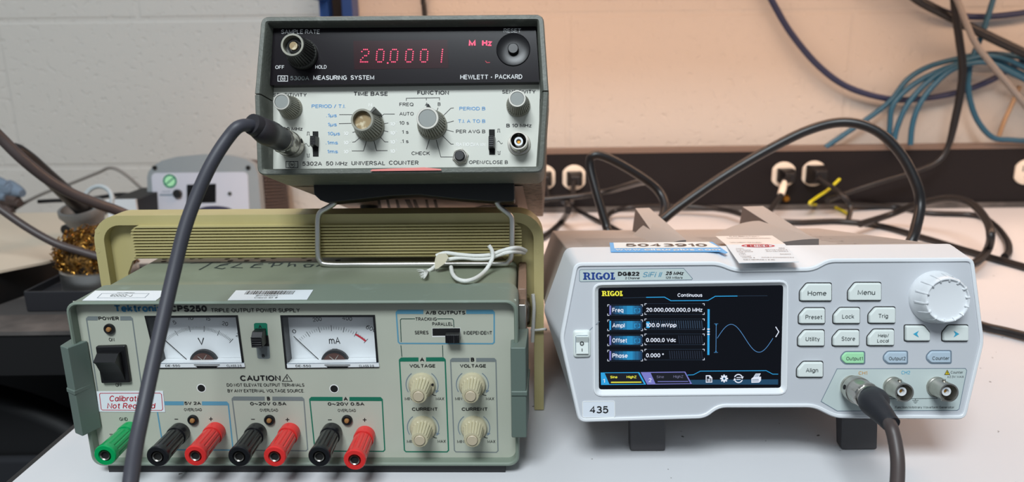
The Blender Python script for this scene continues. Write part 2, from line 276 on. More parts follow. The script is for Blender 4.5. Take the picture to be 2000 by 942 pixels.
def glyphs(txt, bold, shear):
    """drawn single-stroke lettering: (2D vertices, faces, width, left edge, cap height)"""
    k = (txt, bold, shear)
    if k in _GC: return _GC[k]
    th = .135+bold*3.6; vs = []; fs = []; pen = 0
    for ch_ in txt:
        if ch_ == ' ': pen += .36; continue
        wd, strokes = FONT[ch_]
        for stv in strokes:
            P = [np.array((pen+a, th/2+b*(1-th))) for a, b in stv]; closed = np.linalg.norm(P[0]-P[-1]) < 1e-6
            if closed: P = P[:-1]
            n = len(P); L = []; Q = []
            for i in range(n):
                a = P[i]-P[i-1] if (i > 0 or closed) else P[1]-P[0]; b = P[(i+1) % n]-P[i] if (i < n-1 or closed) else P[-1]-P[-2]
                a = a/(np.linalg.norm(a)+1e-9); b = b/(np.linalg.norm(b)+1e-9); nn = np.array([-(a[1]+b[1]), a[0]+b[0]]); l = np.linalg.norm(nn); nn = nn/l if l > 1e-6 else np.array([-a[1], a[0]])
                kk = min(1.6, 1/max(.3, abs(nn @ np.array([-a[1], a[0]])))); p = P[i]
                if not closed and i == 0: p = p-b*th*.12
                if not closed and i == n-1: p = p+a*th*.12
                L.append(p+nn*th/2*kk); Q.append(p-nn*th/2*kk)
            o = len(vs); vs += [tuple(q) for q in L]+[tuple(q) for q in Q]
            fs += [(o+i, o+(i+1) % n, o+n+(i+1) % n, o+n+i) for i in range(n if closed else n-1)]
        pen += wd+th*.62+.155
    if shear: vs = [(a+b*shear, b) for a, b in vs]
    xs = [a for a, b in vs]; r = (vs, fs, max(xs)-min(xs), min(xs), 1.0); _GC[k] = r; return r

def build(name, mb, parent=None, bevel=0, seg=2, angle=35, sharp=35):
    me = bpy.data.meshes.new(name); me.from_pydata(mb.v, [], mb.f); me.update()
    for n in mb.names: me.materials.append(MATS[n])
    me.polygons.foreach_set('material_index', mb.m); me.polygons.foreach_set('use_smooth', [True]*len(me.polygons))
    bm = bmesh.new(); bm.from_mesh(me)
    sol = [f for f in bm.faces if any(not e.is_boundary for e in f.edges)]
    bmesh.ops.recalc_face_normals(bm, faces=sol); bm.to_mesh(me); bm.free()
    me.set_sharp_from_angle(angle=math.radians(sharp))
    o = bpy.data.objects.new(name, me); COL.objects.link(o)
    if parent is not None: o.parent = parent
    if bevel:
        b = o.modifiers.new('bevel', 'BEVEL'); b.width = bevel; b.segments = seg; b.limit_method = 'ANGLE'; b.angle_limit = math.radians(angle); b.harden_normals = True
    return o
def tag(o, label, cat=None, group=None, kind=None):
    if label: o['label'] = label
    if cat: o['category'] = cat
    if group: o['group'] = group
    if kind: o['kind'] = kind
    return o
def root(name, fr, label, cat, group=None):
    o = bpy.data.objects.new(name, None); COL.objects.link(o); o.empty_display_size = .02
    o.location = fr.o; o.rotation_euler = (-fr.tilt, 0, fr.yaw); return tag(o, label, cat, group)
def rrect(a0, b0, a1, b1, r, n=5):
    out = []
    for cx, cy, s0 in ((a1-r, b1-r, 0), (a0+r, b1-r, 90), (a0+r, b0+r, 180), (a1-r, b0+r, 270)):
        for i in range(n+1):
            a = math.radians(s0+90*i/n); out.append(np.array([cx+r*math.cos(a), cy+r*math.sin(a)]))
    return out
def rquad(pts, r, n=4):
    """round the corners of a polygon (2D)"""
    out = []; N = len(pts); P = [np.array(p, float) for p in pts]
    for i in range(N):
        a, b, c = P[i-1], P[i], P[(i+1) % N]; d0 = a-b; d1 = c-b; l0 = np.linalg.norm(d0); l1 = np.linalg.norm(d1)
        rr = min(r, l0*.45, l1*.45); p0 = b+d0/l0*rr; p1 = b+d1/l1*rr
        for k in range(n+1):
            t = k/n; out.append((1-t)**2*p0+2*t*(1-t)*b+t*t*p1)
    return out
def inset(pts, d):
    """offset a counter-clockwise closed 2D polygon inwards by d"""
    P = [np.array(p, float) for p in pts]; n = len(P); out = []
    ar = sum(P[i][0]*P[(i+1) % n][1]-P[(i+1) % n][0]*P[i][1] for i in range(n)); sg = 1 if ar > 0 else -1
    for i in range(n):
        a = P[i]-P[i-1]; b = P[(i+1) % n]-P[i]; a = a/(np.linalg.norm(a)+1e-12); b = b/(np.linalg.norm(b)+1e-12)
        na = np.array([-a[1], a[0]])*sg; nb = np.array([-b[1], b[0]])*sg; m = na+nb; m /= np.linalg.norm(m)
        out.append(P[i]+m*d/max(.4, m @ na))
    return out
def slab_rigol(mb, pl, x0, x1, y0, y1, m, off=.0003):
    """the five bold slab letters"""
    pa = pl.p(x0, y1); pb = pl.p(x1, y1); pu = pl.p(x0, y0); e = pb-pa; n = pu-pa
    X = lambda x, y: pa+e*x+n*y
    def q(pts): mb.add([pl.q(X(*p), off) for p in pts], [tuple(range(len(pts)))], m)
    def rec(x, y, xx, yy): q([(x, y), (xx, y), (xx, yy), (x, yy)])
    def arc(cx, cy, rx_, ry_, tx, ty, a0, a1, k=14):
        for i in range(k):
            a, b = math.radians(a0+(a1-a0)*i/k), math.radians(a0+(a1-a0)*(i+1)/k)
            q([(cx+rx_*math.cos(a), cy+ry_*math.sin(a)), (cx+rx_*math.cos(b), cy+ry_*math.sin(b)), (cx+(rx_-tx)*math.cos(b), cy+(ry_-ty)*math.sin(b)), (cx+(rx_-tx)*math.cos(a), cy+(ry_-ty)*math.sin(a))])
    rec(.03, 0, .10, 1); rec(0, 0, .13, .15); rec(0, .85, .10, 1); rec(.10, .85, .135, 1); rec(.10, .42, .135, .56); arc(.13, .71, .085, .29, .065, .15, -90, 90)
    q([(.115, .5), (.175, .5), (.235, .15), (.17, .15)]); rec(.165, 0, .245, .15)
    rec(.285, 0, .35, 1); rec(.255, 0, .38, .15); rec(.255, .85, .38, 1)
    arc(.50, .5, .11, .5, .068, .17, 40, 330); rec(.50, .34, .62, .48); rec(.55, .04, .61, .42)
    arc(.735, .5, .112, .5, .068, .17, 0, 360, 24)
    rec(.885, 0, .95, 1); rec(.857, .85, .98, 1); rec(.857, 0, 1, .15); rec(.965, 0, 1, .34)
def knob_lathe(mb, c, y0, prof, m, seg=48): mb.lathe(prof, (c[0], y0, c[1]), (0, -1, 0), m, seg)

# ================================================================== SETTING
mb = MB(); mb.box((-2.2, 1.082, -.74), (2.2, 1.20, 2.0), 'painted_block'); tag(build('wall_back', mb), None, kind='structure')
mb = MB(); mb.box((-2.2, -1.2, -.78), (2.2, 1.082, -.74), 'floor_dark'); tag(build('floor', mb), None, kind='structure')
# workbench
wb = root('workbench', Frame((.5, .7, -.74), 0, 0), 'pale grey laminate workbench with a black edge, carrying the instruments', 'bench')
mb = MB(); mb.box((-.780, -.352, .710), (.9, .380, .74), 'desk_laminate'); build('bench_top', mb, wb)
mb = MB(); mb.box((-.784, -.355, .708), (-.780, .380, .7396), 'desk_edge'); mb.box((-.784, -.356, .708), (.9, -.352, .7396), 'desk_edge'); build('edge_strip', mb, wb)
for x_, y_ in ((-.70, -.30), (.85, -.30), (-.70, .33), (.85, .33)):
    mb = MB(); mb.box((x_-.025, y_-.025, 0), (x_+.025, y_+.025, .71), 'desk_edge'); build('leg', mb, wb)
# raceway on the wall at the back of the bench
rw = root('outlet_raceway', Frame((.55, 1.06, 0), 0, 0), 'long black power outlet raceway with a tan top along the back of the bench', 'raceway')
mb = MB(); mb.box((-.78, -.004, .001), (.85, .0215, .0865), 'raceway_black'); build('channel', mb, rw, .001)
mb = MB(); mb.box((-.78, -.005, .0865), (.85, .0215, .0925), 'raceway_top'); build('cover', mb, rw)
mb = MB(); mb.box((-.78, -.0085, .0005), (.85, -.004, .008), 'table_dark'); build('trim_strip', mb, rw)
# left side table, floor gap, chair
st = root('side_table', Frame((-.72, .83, -.74), 0, 0), 'side table with a worn dark grey mat along its front edge, left of the bench', 'table')
mb = MB(); mb.box((-.6, -.238, .70), (.432, .25, .738), 'box_black'); mb.box((-.6, -.05, .738), (.432, .25, .7395), 'table_top'); build('table_top', mb, st)
mb = MB(); mb.box((-.6, -.240, .738), (.432, -.03, .7415), 'table_dark'); build('work_mat', mb, st)
mb = MB(); mb.box((-.58, .20, .15), (.41, .215, .70), 'box_black'); build('dark_backing_panel', mb, st)  # black panel added to stand in for the dark under the table
for x_ in (-.55, .40):
    mb = MB(); mb.box((x_-.02, -.2, 0), (x_+.02, -.16, .70), 'box_black'); build('leg', mb, st)
    mb = MB(); mb.box((x_-.02, .18, 0), (x_+.02, .22, .70), 'box_black'); build('leg', mb, st)
ch = root('office_chair', Frame((-.62, .66, -.74), 0, 0), 'black office chair with a rounded back tucked under the side table', 'chair')
mb = MB(); out = []
for i in range(25):
    a = math.pi*i/24; out.append((.235*math.cos(a), .66-.17+.17*math.sin(a)**.8 if 0 < i < 24 else .49))
out += [(-.21, .36), (.21, .36)]
mb.loft([[(x, .0, z) for x, z in out], [(x, .035, z) for x, z in out]], 'chair_black'); build('backrest', mb, ch, .012, 3)
mb = MB(); mb.box((-.15, -.012, .46), (.15, -.0005, .585), 'chair_fabric'); build('back_pad', mb, ch, .005)
mb = MB(); mb.box((-.22, .06, .36), (.22, .34, .42), 'chair_fabric'); build('seat', mb, ch, .02)
mb = MB(); mb.lathe([(.03, 0), (.03, .30)], (0, .19, .06), (0, 0, 1), 'chair_black'); build('column', mb, ch)
mb = MB()
for k in range(5):
    a = k*2*math.pi/5; mb.tube([(0, .19, .07), (.22*math.cos(a), .19+.22*math.sin(a), .05)], [.022, .014], 'chair_black'); mb.lathe([(.025, -.012), (.025, .012)], (.22*math.cos(a), .19+.22*math.sin(a), .025), (math.cos(a+1.57), math.sin(a+1.57), 0), 'chair_black', cap0=True)
build('base', mb, ch)
# shelf with its lamp above the bench: only its upright reaches into the frame, board and end panel are added to block light
sh = root('wall_shelf', Frame((-.25, 1.08, 0), 0, 0), 'blue steel shelf upright rising behind the black display instrument', 'shelf')
px0, px1 = wy(627, 15, 1.045)[0]+.25, wy(691, 15, 1.045)[0]+.25
mb = MB(); mb.box((px0, -.045, .0885), (px0+.012, -.003, .95), 'post_blue'); mb.box((px1-.014, -.045, .0885), (px1, -.003, .95), 'post_blue'); mb.box((px0+.008, -.018, .0885), (px1-.01, -.003, .95), 'chair_black'); build('upright', mb, sh)
mb = MB(); mb.box((px0, -.40, .30), (px0+.012, -.045, .455), 'post_blue'); build('light_block_panel', mb, sh)  # unseen panel added to keep the warm light off the left wall
mb = MB(); mb.box((px0, -.40, .455), (1.7, -.003, .475), 'post_blue'); build('unseen_shelf_board', mb, sh)  # unseen board, set low to keep the ceiling light off the wall
mb = MB(); mb.box((.025, -.32, .434), (1.56, -.24, .455), 'rig_white'); build('lamp_housing', mb, sh)

# ================================================================== POWER SUPPLY (grey-green, under the counter)
TW, TH, TD = .120, .09724, .195
tek = root('power_supply', TEK, 'grey-green triple output power supply with two analogue meters and binding posts', 'power supply')
PF = front(TEK, .006)          # recessed panel
mb = MB()
ol = rrect(-TW, 0, TW, TH, .006); il = rrect(-TW+.0021, .0022, TW-.0021, TH-.0018, .0045)
mb.loft([[(a, .030, b) for a, b in il], [(a, .0065, b) for a, b in il], [(a, .0008, b) for a, b in il], [(a, 0, b) for a, b in inset(il, -.0006)], [(a, 0, b) for a, b in inset(ol, .0008)], [(a, .0009, b) for a, b in ol], [(a, .030, b) for a, b in ol], [(a, .030, b) for a, b in il]], 'tek_bezel', False, False)
build('bezel', mb, tek)
mb = MB(); bl = rrect(-TW+.0012, .0012, TW-.0012, TH-.0012, .006)
mb.loft([[(a, y, b) for a, b in bl] for y in (.0300, TD)], 'tek_case')
PT = top(TEK, TH-.0012)
E4 = [(392, 505), (444, 506), (453, 501.5), (470, 505), (450, 510), (482, 509.5), (484, 501), (502, 505), (514, 509.5), (524, 500.5), (534, 505), (376, 505.5), (372, 501), (340, 506), (322, 506), (346, 501), (320, 511), (353, 510.5), (594, 504), (604, 509), (650, 502), (660, 509)]
for x_, y_ in E4: mb.disc(PT, PT.p(x_, y_), .0018, 'dark_hole', .0001, 10)
PTF = top(TEK, TH-.0011)       # marker writing on the lid
for st_ in ([(372, 515), (390, 513), (416, 512.6), (431, 512)], [(415, 512.8), (403, 520), (389, 527.5)],
            [(450, 514.5), (432, 517.5), (420, 523.5), (434, 525.5), (440, 523.5)], [(428, 519.5), (446, 517)], [(472, 514.5), (462, 519), (452, 522.8), (474, 523.6)],
            [(514, 514), (498, 517), (490, 523), (510, 523)], [(496, 518.5), (514, 517)], [(536, 513.5), (530, 522)], [(524, 515.5), (540, 512.6), (552, 514), (545, 518.5), (534, 519)],
            [(566, 513), (562, 521), (568, 517), (576, 516.5), (576, 521)], [(594, 518), (596, 522), (606, 521.5), (612, 517.5), (600, 516.4), (594, 518)], [(618, 521), (628, 516), (634, 520.5), (644, 519)]):
    mb.line(PTF, [PTF.p(*q) for q in st_], .0012, 'ink_marker', .0001)
build('case', mb, tek)
# panel with its printing
M1 = [(283, 617), (464.6, 615.8), (478.4, 718.3), (308, 719.6)]; M2 = [(547.8, 615.8), (732.4, 615.2), (740.2, 717.8), (558, 719.8)]
mb = MB(); mb.sheet(PF, [np.array(q) for q in ((-TW+.001, .001), (TW-.001, .001), (TW-.001, TH-.0012), (-TW+.001, TH-.0012))], [[PF.p(*q) for q in M] for M in (M1, M2)], 'tek_panel')
def t(s, x0, x1, b, c, ink='ink_black', **k): mb.text(PF, s, x0, x1, b, c, ink, **k)
t('Tektronix', 225.5, 317, 609.4, 14, 'ink_tek_blue', bold=.03); t('CPS250', 334, 405, 609.3, 12.5, bold=.035); t('TRIPLE OUTPUT POWER SUPPLY', 413, 586, 610, 7.6, bold=.004)
def group_box(tl, tr, br, bl_, ink, bar, gap, lw=2.4):
    """printed outline with a thick top bar broken by a caption"""
    P = [np.array(q, float) for q in (tl, tr, br, bl_)]
    mb.pline(PF, [P[0]+(0, 5), P[3]-(0, 3), P[3]+(3, 0), P[2]-(3, 0), P[2]-(0, 3), P[1]+(0, 5)], lw, ink, .0001)
    f = lambda x: P[0][1]+(P[1][1]-P[0][1])*(x-P[0][0])/(P[1][0]-P[0][0])
    mb.ppoly(PF, [(P[0][0]-1, f(P[0][0])+bar), (P[0][0]-1, f(P[0][0])+4), (P[0][0]+3, f(P[0][0])), (gap[0], f(gap[0])), (gap[0], f(gap[0])+bar)], ink, .00012)
    mb.ppoly(PF, [(gap[1], f(gap[1])+bar), (gap[1], f(gap[1])), (P[1][0]-3, P[1][1]), (P[1][0]+1, P[1][1]+4), (P[1][0]+1, P[1][1]+bar)], ink, .00012)
group_box((169, 618), (258.5, 618), (278, 768), (191, 768), 'ink_grey', 8, (191, 235), 2.2); t('POWER', 193, 233, 625.3, 6.8, bold=.02)
t('ON', 213.4, 224, 666.8, 7); t('OFF', 226.5, 239, 755.5, 7); t('GND', 234, 250, 822, 6.5)
mb.pline(PF, [(214, 848.5), (221, 848.5)], 1.2, 'ink_black'); mb.pline(PF, [(216, 851), (221, 851)], 1.2, 'ink_black')
t('CAUTION', 469.7, 548.8, 744.3, 11, bold=.02); mb.pline(PF, [(560.9, 731.5), (570.5, 744.8), (551.8, 744.8)], 1.3, 'ink_black', closed=True); t('!', 560, 562, 743, 7.5)
t('DO NOT ELEVATE OUTPUT TERMINALS', 443.4, 594.7, 755.2, 6.2, bold=.004); t('BY ANY EXTERNAL VOLTAGE SOURCE.', 445, 594.7, 766.5, 6.2, bold=.004)
group_box((305, 784), (446, 784.4), (455, 879.5), (319, 879), 'ink_bar_blue', 7.6, (359, 394.5), 2.6); t('5V 2A', 360.7, 393, 790.8, 6.2, bold=.015)
group_box((453.6, 774.6), (593.4, 775.4), (601, 881), (466, 880), 'ink_grey', 7.8, (517, 532), 2.2); t('B', 522, 528, 782.4, 7.5, bold=.03)
group_box((605, 775.4), (746.5, 775.8), (751.5, 882), (615, 881.4), 'ink_green', 7.8, (669, 682.5), 2.4); t('A', 671.5, 679.6, 782.8, 7.5, bold=.03)
for x0, x1, b in ((489, 559.8, 791.8), (640.5, 712, 792.3)): t('0~20V 0.5A', x0, x1, b, 6.4, bold=.015)
for x0, x1, b in ((360, 394.6, 803), (508, 543.3, 804), (660, 695.3, 804.5)): t('OVERLOAD', x0, x1, b, 5.6)
for x0, x1, y_ in ((341, 348, 819), (490.6, 497.7, 819.2), (640.6, 648, 820.3)): mb.pline(PF, [(x0, y_), (x1, y_)], 1.6, 'ink_black')
for x_, y_ in ((412, 818.6), (561.5, 820), (712.3, 820.3)): mb.pline(PF, [(x_-3.6, y_), (x_+3.6, y_)], 1.6, 'ink_black'); mb.pline(PF, [(x_, y_-3.6), (x_, y_+3.6)], 1.6, 'ink_black')
group_box((774, 605.4), (965.2, 605.4), (965.2, 671.6), (778, 671), 'ink_bar_blue', 8, (826.7, 910.5), 2.8); t('A/B OUTPUTS', 831.5, 909, 614.2, 6.9, bold=.02)
t('TRACKING', 811.7, 853, 626.4, 6.4, bold=.006); t('PARALLEL', 844.5, 884, 636, 6.4, bold=.006); t('SERIES', 810.4, 837, 653, 6.8, bold=.006); t('INDEPENDENT', 905.7, 960.8, 653.6, 6.8, bold=.006)
for l_ in ([(810.7, 622.8), (784, 622.8), (782, 625), (783.6, 668)], [(783, 674.5), (785, 697)], [(853.8, 622.8), (883.5, 622.8), (885.8, 625.5), (886.6, 639.4)], [(864.3, 674.5), (865, 697)]): mb.pline(PF, l_, 1.4, 'ink_dark_green')
group_box((780.3, 698.5), (869.4, 698), (876, 883), (790, 882.6), 'ink_green', 8, (817.5, 832), 2.6); group_box((880, 699.4), (968.5, 699.4), (972.6, 883.8), (887.5, 883), 'ink_grey', 7.6, (917, 930), 2.2)
t('A', 820.3, 829, 706.3, 7.8, bold=.03); t('B', 919.6, 926.6, 706.4, 7.8, bold=.03)
for x0, x1, b, s in ((800, 850, 718, 'VOLTAGE'), (804.7, 854.7, 802.6, 'CURRENT'), (898.4, 949, 718, 'VOLTAGE'), (901.9, 952, 802.6, 'CURRENT')): t(s, x0, x1, b, 6.5, bold=.015)
for x0, x1, b, s in ((790.8, 804.5, 781.8, 'MIN'), (851.5, 867.5, 781.8, 'MAX'), (795, 808.6, 865.3, 'MIN'), (854.7, 870.7, 865, 'MAX'), (889, 902.5, 781.8, 'MIN'), (949.2, 965, 781.8, 'MAX'), (893, 906.4, 865.6, 'MIN'), (952, 967.5, 865.4, 'MAX')): t(s, x0, x1, b, 5.9)
KT = [((817.4, 774.2), 'beige fluted voltage knob with a black index dot in the green A section'), ((819.7, 860.2), None), ((919, 773.9), None), ((922.3, 860.2), None)]
kc = []
for (tx_, ty_), _l in KT:
    h = TEK.y(tx_, ty_, .006-.0135); kc.append((h[0], h[2]))
for c in kc:
    A = lambda r, d: np.array(c)+r*np.array([math.cos(math.radians(d)), math.sin(math.radians(d))])
    mb.line(PF, [A(.0088, d) for d in range(128, 216, 8)], .00042, 'ink_arc'); mb.line(PF, [A(.0088, d) for d in range(52, -26, -8)], .00042, 'ink_arc')
    mb.poly(PF, [A(.0079, -22), A(.0098, -20), A(.0088, -34)], 'ink_arc'); mb.line(PF, [A(.0074, -46), A(.0088, -44), A(.0098, -40)], .0004, 'ink_black')
mb.ppoly(PF, [(496, 633), (499, 631), (519, 631), (522, 633), (523.5, 659), (497, 659)], 'ink_green', .0001); t('A', 505.4, 511.6, 641, 6.4, bold=.02)
mb.ppoly(PF, [(500, 672), (526, 672), (527.6, 699), (525, 701), (506, 701), (503, 699)], 'ink_grey', .0001); t('B', 512, 517.4, 698, 6.2, bold=.02)
for x_, y_ in ((393.4, 758.4), (652.7, 759.5)):
    mb.disc(PF, PF.p(x_, y_), .0026, 'ink_pale', .0001); mb.disc(PF, PF.p(x_, y_), .0021, 'dark_hole', .0002)
build('front_panel', mb, tek)
# side guards
for sgn in (-1, 1):
    mb = MB()
    for z0, z1, g in ((.0475, .0735, 0), (.0215, .0475, .0001), (.0462, .0490, .0007)):
        s2 = [(-.1252-g, .022), (-.1252-g, -.0015), (-.1190, -.0050-g), (-.1142, .0055), (-.1196, .0055), (-.1196, .022)] if sgn < 0 else \
             [(.1196, .022), (.1196, .0055), (.1160, .0055), (.1160, -.0065-g), (.1240+g, -.0065-g), (.1255+g, .022)]
        mb.loft([[(a, b, z0) for a, b in s2], [(a, b, z1) for a, b in s2]], 'tek_guard')
    build('corner_guard', mb, tek, .0006)
# base strip
mb = MB(); mb.box((-.1135, .004, -.006), (.112, .020, .0012), 'dark_rubber'); build('base_strip', mb, tek)
mb = MB(); mb.box((-.110, TD-.02, -.006), (.110, TD-.005, .0012), 'dark_rubber'); build('base_strip', mb, tek)
# carry handle
hl, hr, ht, hb = -.1462, .1352, .1274, -.0052
mb = MB()
def u_path(d):
    L_, R_, T_ = hl+d, hr-d, ht-d; r = .017-d; o = [(L_, hb)]
    for i in range(9):
        a = math.radians(180-90*i/8); o.append((L_+r+r*math.cos(a), T_-r+r*math.sin(a)))
    for i in range(9):
        a = math.radians(90-90*i/8); o.append((R_-r+r*math.cos(a), T_-r+r*math.sin(a)))
    return o+[(R_, hb)]
for (d0, d1, y0, y1) in ((0, .0062, .077, .0945),):
    po, pi_ = u_path(d0), u_path(d1); n = len(po)
    lo = [[(po[i][0], y0, po[i][1]), (po[i][0], y1, po[i][1]), (pi_[i][0], y1, pi_[i][1]), (pi_[i][0], y0, pi_[i][1])] for i in range(n)]
    mb.loft(lo, 'khaki')
HY = .084
xw = TEK.y(246, 505, HY)[0]; xg0 = TEK.y(257, 470, .0735)[0]
pi_ = u_path(.003)
web = [(p[0], p[1]) for p in pi_]; web = web[1:-1]
lower = [(hr-.004, .05), (hr-.022, .05), (hr-.022, .094), (hr-.03, .1005), (xw+.014, .1005), (xw+.004, .096), (xw, .088), (xw, .05), (hl+.004, .05)]
pts = web+lower
mb.loft([[(a, HY, b) for a, b in pts], [(a, HY+.0028, b) for a, b in pts]], 'khaki')
PH = front(TEK, .077)
for x_, y_ in ((191, 490), (190, 452), (1049, 492), (1053, 617), (1056, 773), (1048, 443)):
    c = PH.p(x_, y_); mb.lathe([(.0016, -.0001), (.0016, .00004), (.0013, .00012), (.0012, .00003)], (c[0], .077, c[1]), (0, -1, 0), 'khaki', 16)
PW_ = front(TEK, HY)
for x_, y_ in ((246, 433), (1028, 432)):
    c = PW_.p(x_, y_); mb.lathe([(.0018, -.0001), (.0018, .0002), (.0014, .0003)], (c[0], HY, c[1]), (0, -1, 0), 'khaki', 16)
hand = build('carry_handle', mb, tek, .0007)
x1g = TEK.y(1019, 470, .0735)[0]; mb = MB()
prof = [(.0842, .1220)]; nr = 10; z1g, z0g = .1212, .1020
for i in range(nr):
    a = z1g-(z1g-z0g)*i/nr; b = z1g-(z1g-z0g)*(i+1)/nr; h_ = a-b
    prof += [(.0735, a-h_*.06), (.0735, a-h_*.52), (.0764, a-h_*.62), (.0764, a-h_*.94)]
prof += [(.0735, z0g-.0006), (.0742, z0g-.0016), (.0842, z0g-.0016)]
def gx(x, z, s):    # rounded ends of the grip
    r = .005; t_ = 0
    if z > z1g-r: t_ = r-math.sqrt(max(0, r*r-(z-z1g+r)**2))
    return x+s*min(t_, r)
mb.loft([[(gx(xg0, z, 1), y, z) for y, z in prof], [(gx(x1g, z, -1), y, z) for y, z in prof]], 'khaki'); build('grip', mb, hand)
for s_ in (-1, 1):
    mb = MB(); mb.lathe([(.012, 0), (.012, .004), (.010, .0075), (.004, .0085)], (s_*.1188, .086, .062), (s_, 0, 0), 'nickel', 24); build('pivot', mb, tek)
mb = MB(); mb.box((.1195, .030, .020), (.1245, .120, .094), 'bracket_tan'); mb.box((.1196, .020, .066), (.1242, .0305, .088), 'nickel'); build('side_bracket', mb, tek, .001)
# meters
def meter(corn):
    """corn: window corners in the panel; the dial plate sits behind it"""
    DP = .0085
    c = [PF.p(*q) for q in corn]; m = MB(); fr = Plane(TEK, (0, .006, 0), (1, 0, 0), (0, 0, 1), (0, -1, 0)); ci = inset(c, .0011)
    m.loft([[fr.q(a, -.0001) for a in c], [fr.q(a, .0006) for a in c], [fr.q(a, .0006) for a in ci], [fr.q(a, -DP) for a in ci]], 'black_plastic', False, False)
    e = build('meter', m, tek)
    return e, ci, DP
def dial(e, ci, DP, arc, unit, upx, nums, ndiv, major, mid, red, needle, cop, ledge_t):
    PD = front(TEK, .006+DP-.0005); m = MB()
    m.poly(PD, inset(ci, -.0003), 'dial_white', 0); up_ = np.array([0, .0012]); m.add([PF.q(ci[3]+up_, -.0006), PF.q(ci[2]+up_, -.0006), PD.q(ci[2]+up_, .0002), PD.q(ci[3]+up_, .0002)], [(0, 1, 2, 3)], 'dial_white')
    (cx, cy), Rp, half = arc; c = PD.p(cx, cy); R = Rp*PD.m(cx, cy-Rp)
    A = lambda f, r: c+r*np.array([math.cos(math.radians(90+half-2*half*f)), math.sin(math.radians(90+half-2*half*f))])
    k = R/100
    for i in range(ndiv+1):
        big = i % major == 0; md = mid and i % mid == 0
        m.line(PD, [A(i/ndiv, R-(9.5 if big else 6.0)*k), A(i/ndiv, R+(2.5 if big else (1 if md else 0))*k)], (.00030 if big else .00016), 'ink_black', .0001)
    if red:
        m.poly(PD, [A(f, R-2*k) for f in np.linspace(red[0], red[1], 8)]+[A(f, R-6*k) for f in np.linspace(red[1], red[0], 8)], 'ink_red', .00012)
    for s, x0, x1, b, cp, sl in nums:
        m.text(PD, s, x0, x1, b, cp, 'ink_black', .0001, base1=b+sl)
    m.text(PD, unit, *upx, 'ink_black', .0001); xm = (upx[0]+upx[1])/2
    m.pline(PD, [(xm-5, upx[2]+9.5), (xm+5, upx[2]+9.5)], 1.6, 'ink_black', .0001)
    build('dial', m, e)
    m = MB(); q0, q1 = PD.p(*needle[0]), PD.p(*needle[1]); m.line(PD, [q0, q1], .00028, 'ink_black', .0016); m.line(PD, [q0, q1], .00028, 'ink_black', .0019); build('needle', m, e)
    m = MB(); cc = PD.p(*cop[0]); rr = cop[1]*PD.m(*cop[0])
    hp = [cc+rr*np.array([math.cos(math.radians(a)), .95*math.sin(math.radians(a))]) for a in range(0, 181, 12)]
    m.prism(PD, hp, .0002, .0022, 'black_plastic'); hi = [cc+.82*rr*np.array([math.cos(math.radians(a)), .9*math.sin(math.radians(a))]) for a in range(8, 173, 12)]
    m.poly(PD, hi, 'meter_copper', .0024); m.line(PD, [cc+np.array([-.35*rr, .5*rr]), cc+np.array([.1*rr, .12*rr])], .0004, 'nickel', .0027); m.line(PD, [cc+np.array([.3*rr, .6*rr]), cc+np.array([-.05*rr, .1*rr])], .0003, 'nickel', .0027)
    build('coil_cover', m, e)
    # clear ledge along the bottom with the small print
    PL = front(TEK, .0052); m = MB(); (x0, y0), (x1, y1), tx = ledge_t
    m.pprism(PL, [(x0, y0-8), (x1, y1-8), (x1+1, y1), (x0+1, y0)], -.0014, 0, 'dial_white'); m.pline(PL, [(x0, y0-8.5), (x1, y1-8.5)], 1.0, 'ink_arc', .0001)
    for s, a, b in tx: m.text(PL, s, a, b, y0-2.2, 4, 'ink_black', .0002)
    xm = cop[0][0]+3; m.ppoly(PL, [(xm-26, y0-6.5), (xm+26, y0-6.5), (xm+18, y0-.5), (xm-18, y0-.5)], 'black_gloss', .0002); m.pline(PL, [(xm-24, y0-4.5), (xm+24, y0-4.5)], 1.2, 'ink_white', .0003)  # dark shape paints the coil cover's reflection onto the ledge
    build('ledge', m, e)
    m = MB(); PG = front(TEK, .0056); m.prism(PG, ci, -.0003, .0003, 'clear_acrylic'); build('window', m, e)
e, ci, DP = meter(M1); tag(e, 'analogue voltmeter with a needle at zero volts')
dial(e, ci, DP, ((395.5, 729), 97, 43.6), 'V', (387.5, 400.4, 674, 14.5), [('0', 313, 319, 664, 8, -4), ('5', 340, 345.4, 634.5, 7.5, -2), ('10', 366.5, 378.5, 625.6, 7.5, -.5), ('15', 401.5, 411, 626.2, 7.5, .6), ('20', 433, 445, 635, 8, 2.6), ('25', 460, 470, 657, 8, 4)],
     50, 10, 5, None, ((374.5, 706.5), (322.5, 660)), ((401, 705.5), 27), ((310, 718.6), (477, 717.4), [('DE-550', 323.6, 352), ('CLASS 2.5', 443, 472)]))
e, ci, DP = meter(M2); tag(e, 'analogue milliamp meter with a red band at the end of its scale')
dial(e, ci, DP, ((654, 729), 98, 44.2), 'mA', (643, 665, 672.5, 14), [('0', 573.5, 580, 652.6, 7.5, -3.5), ('200', 611.5, 629, 629, 8, -2), ('400', 668, 687.5, 625, 8, 2.4), ('600', 714, 733, 642, 8.5, 8)],
     30, 5, 0, (25/30, 1), ((631, 706.5), (575.5, 655)), ((656, 705.5), 27), ((560, 719), (739.6, 717), [('DE-550', 577.6, 607.5), ('CLASS 2.5', 701.5, 730.5)]))
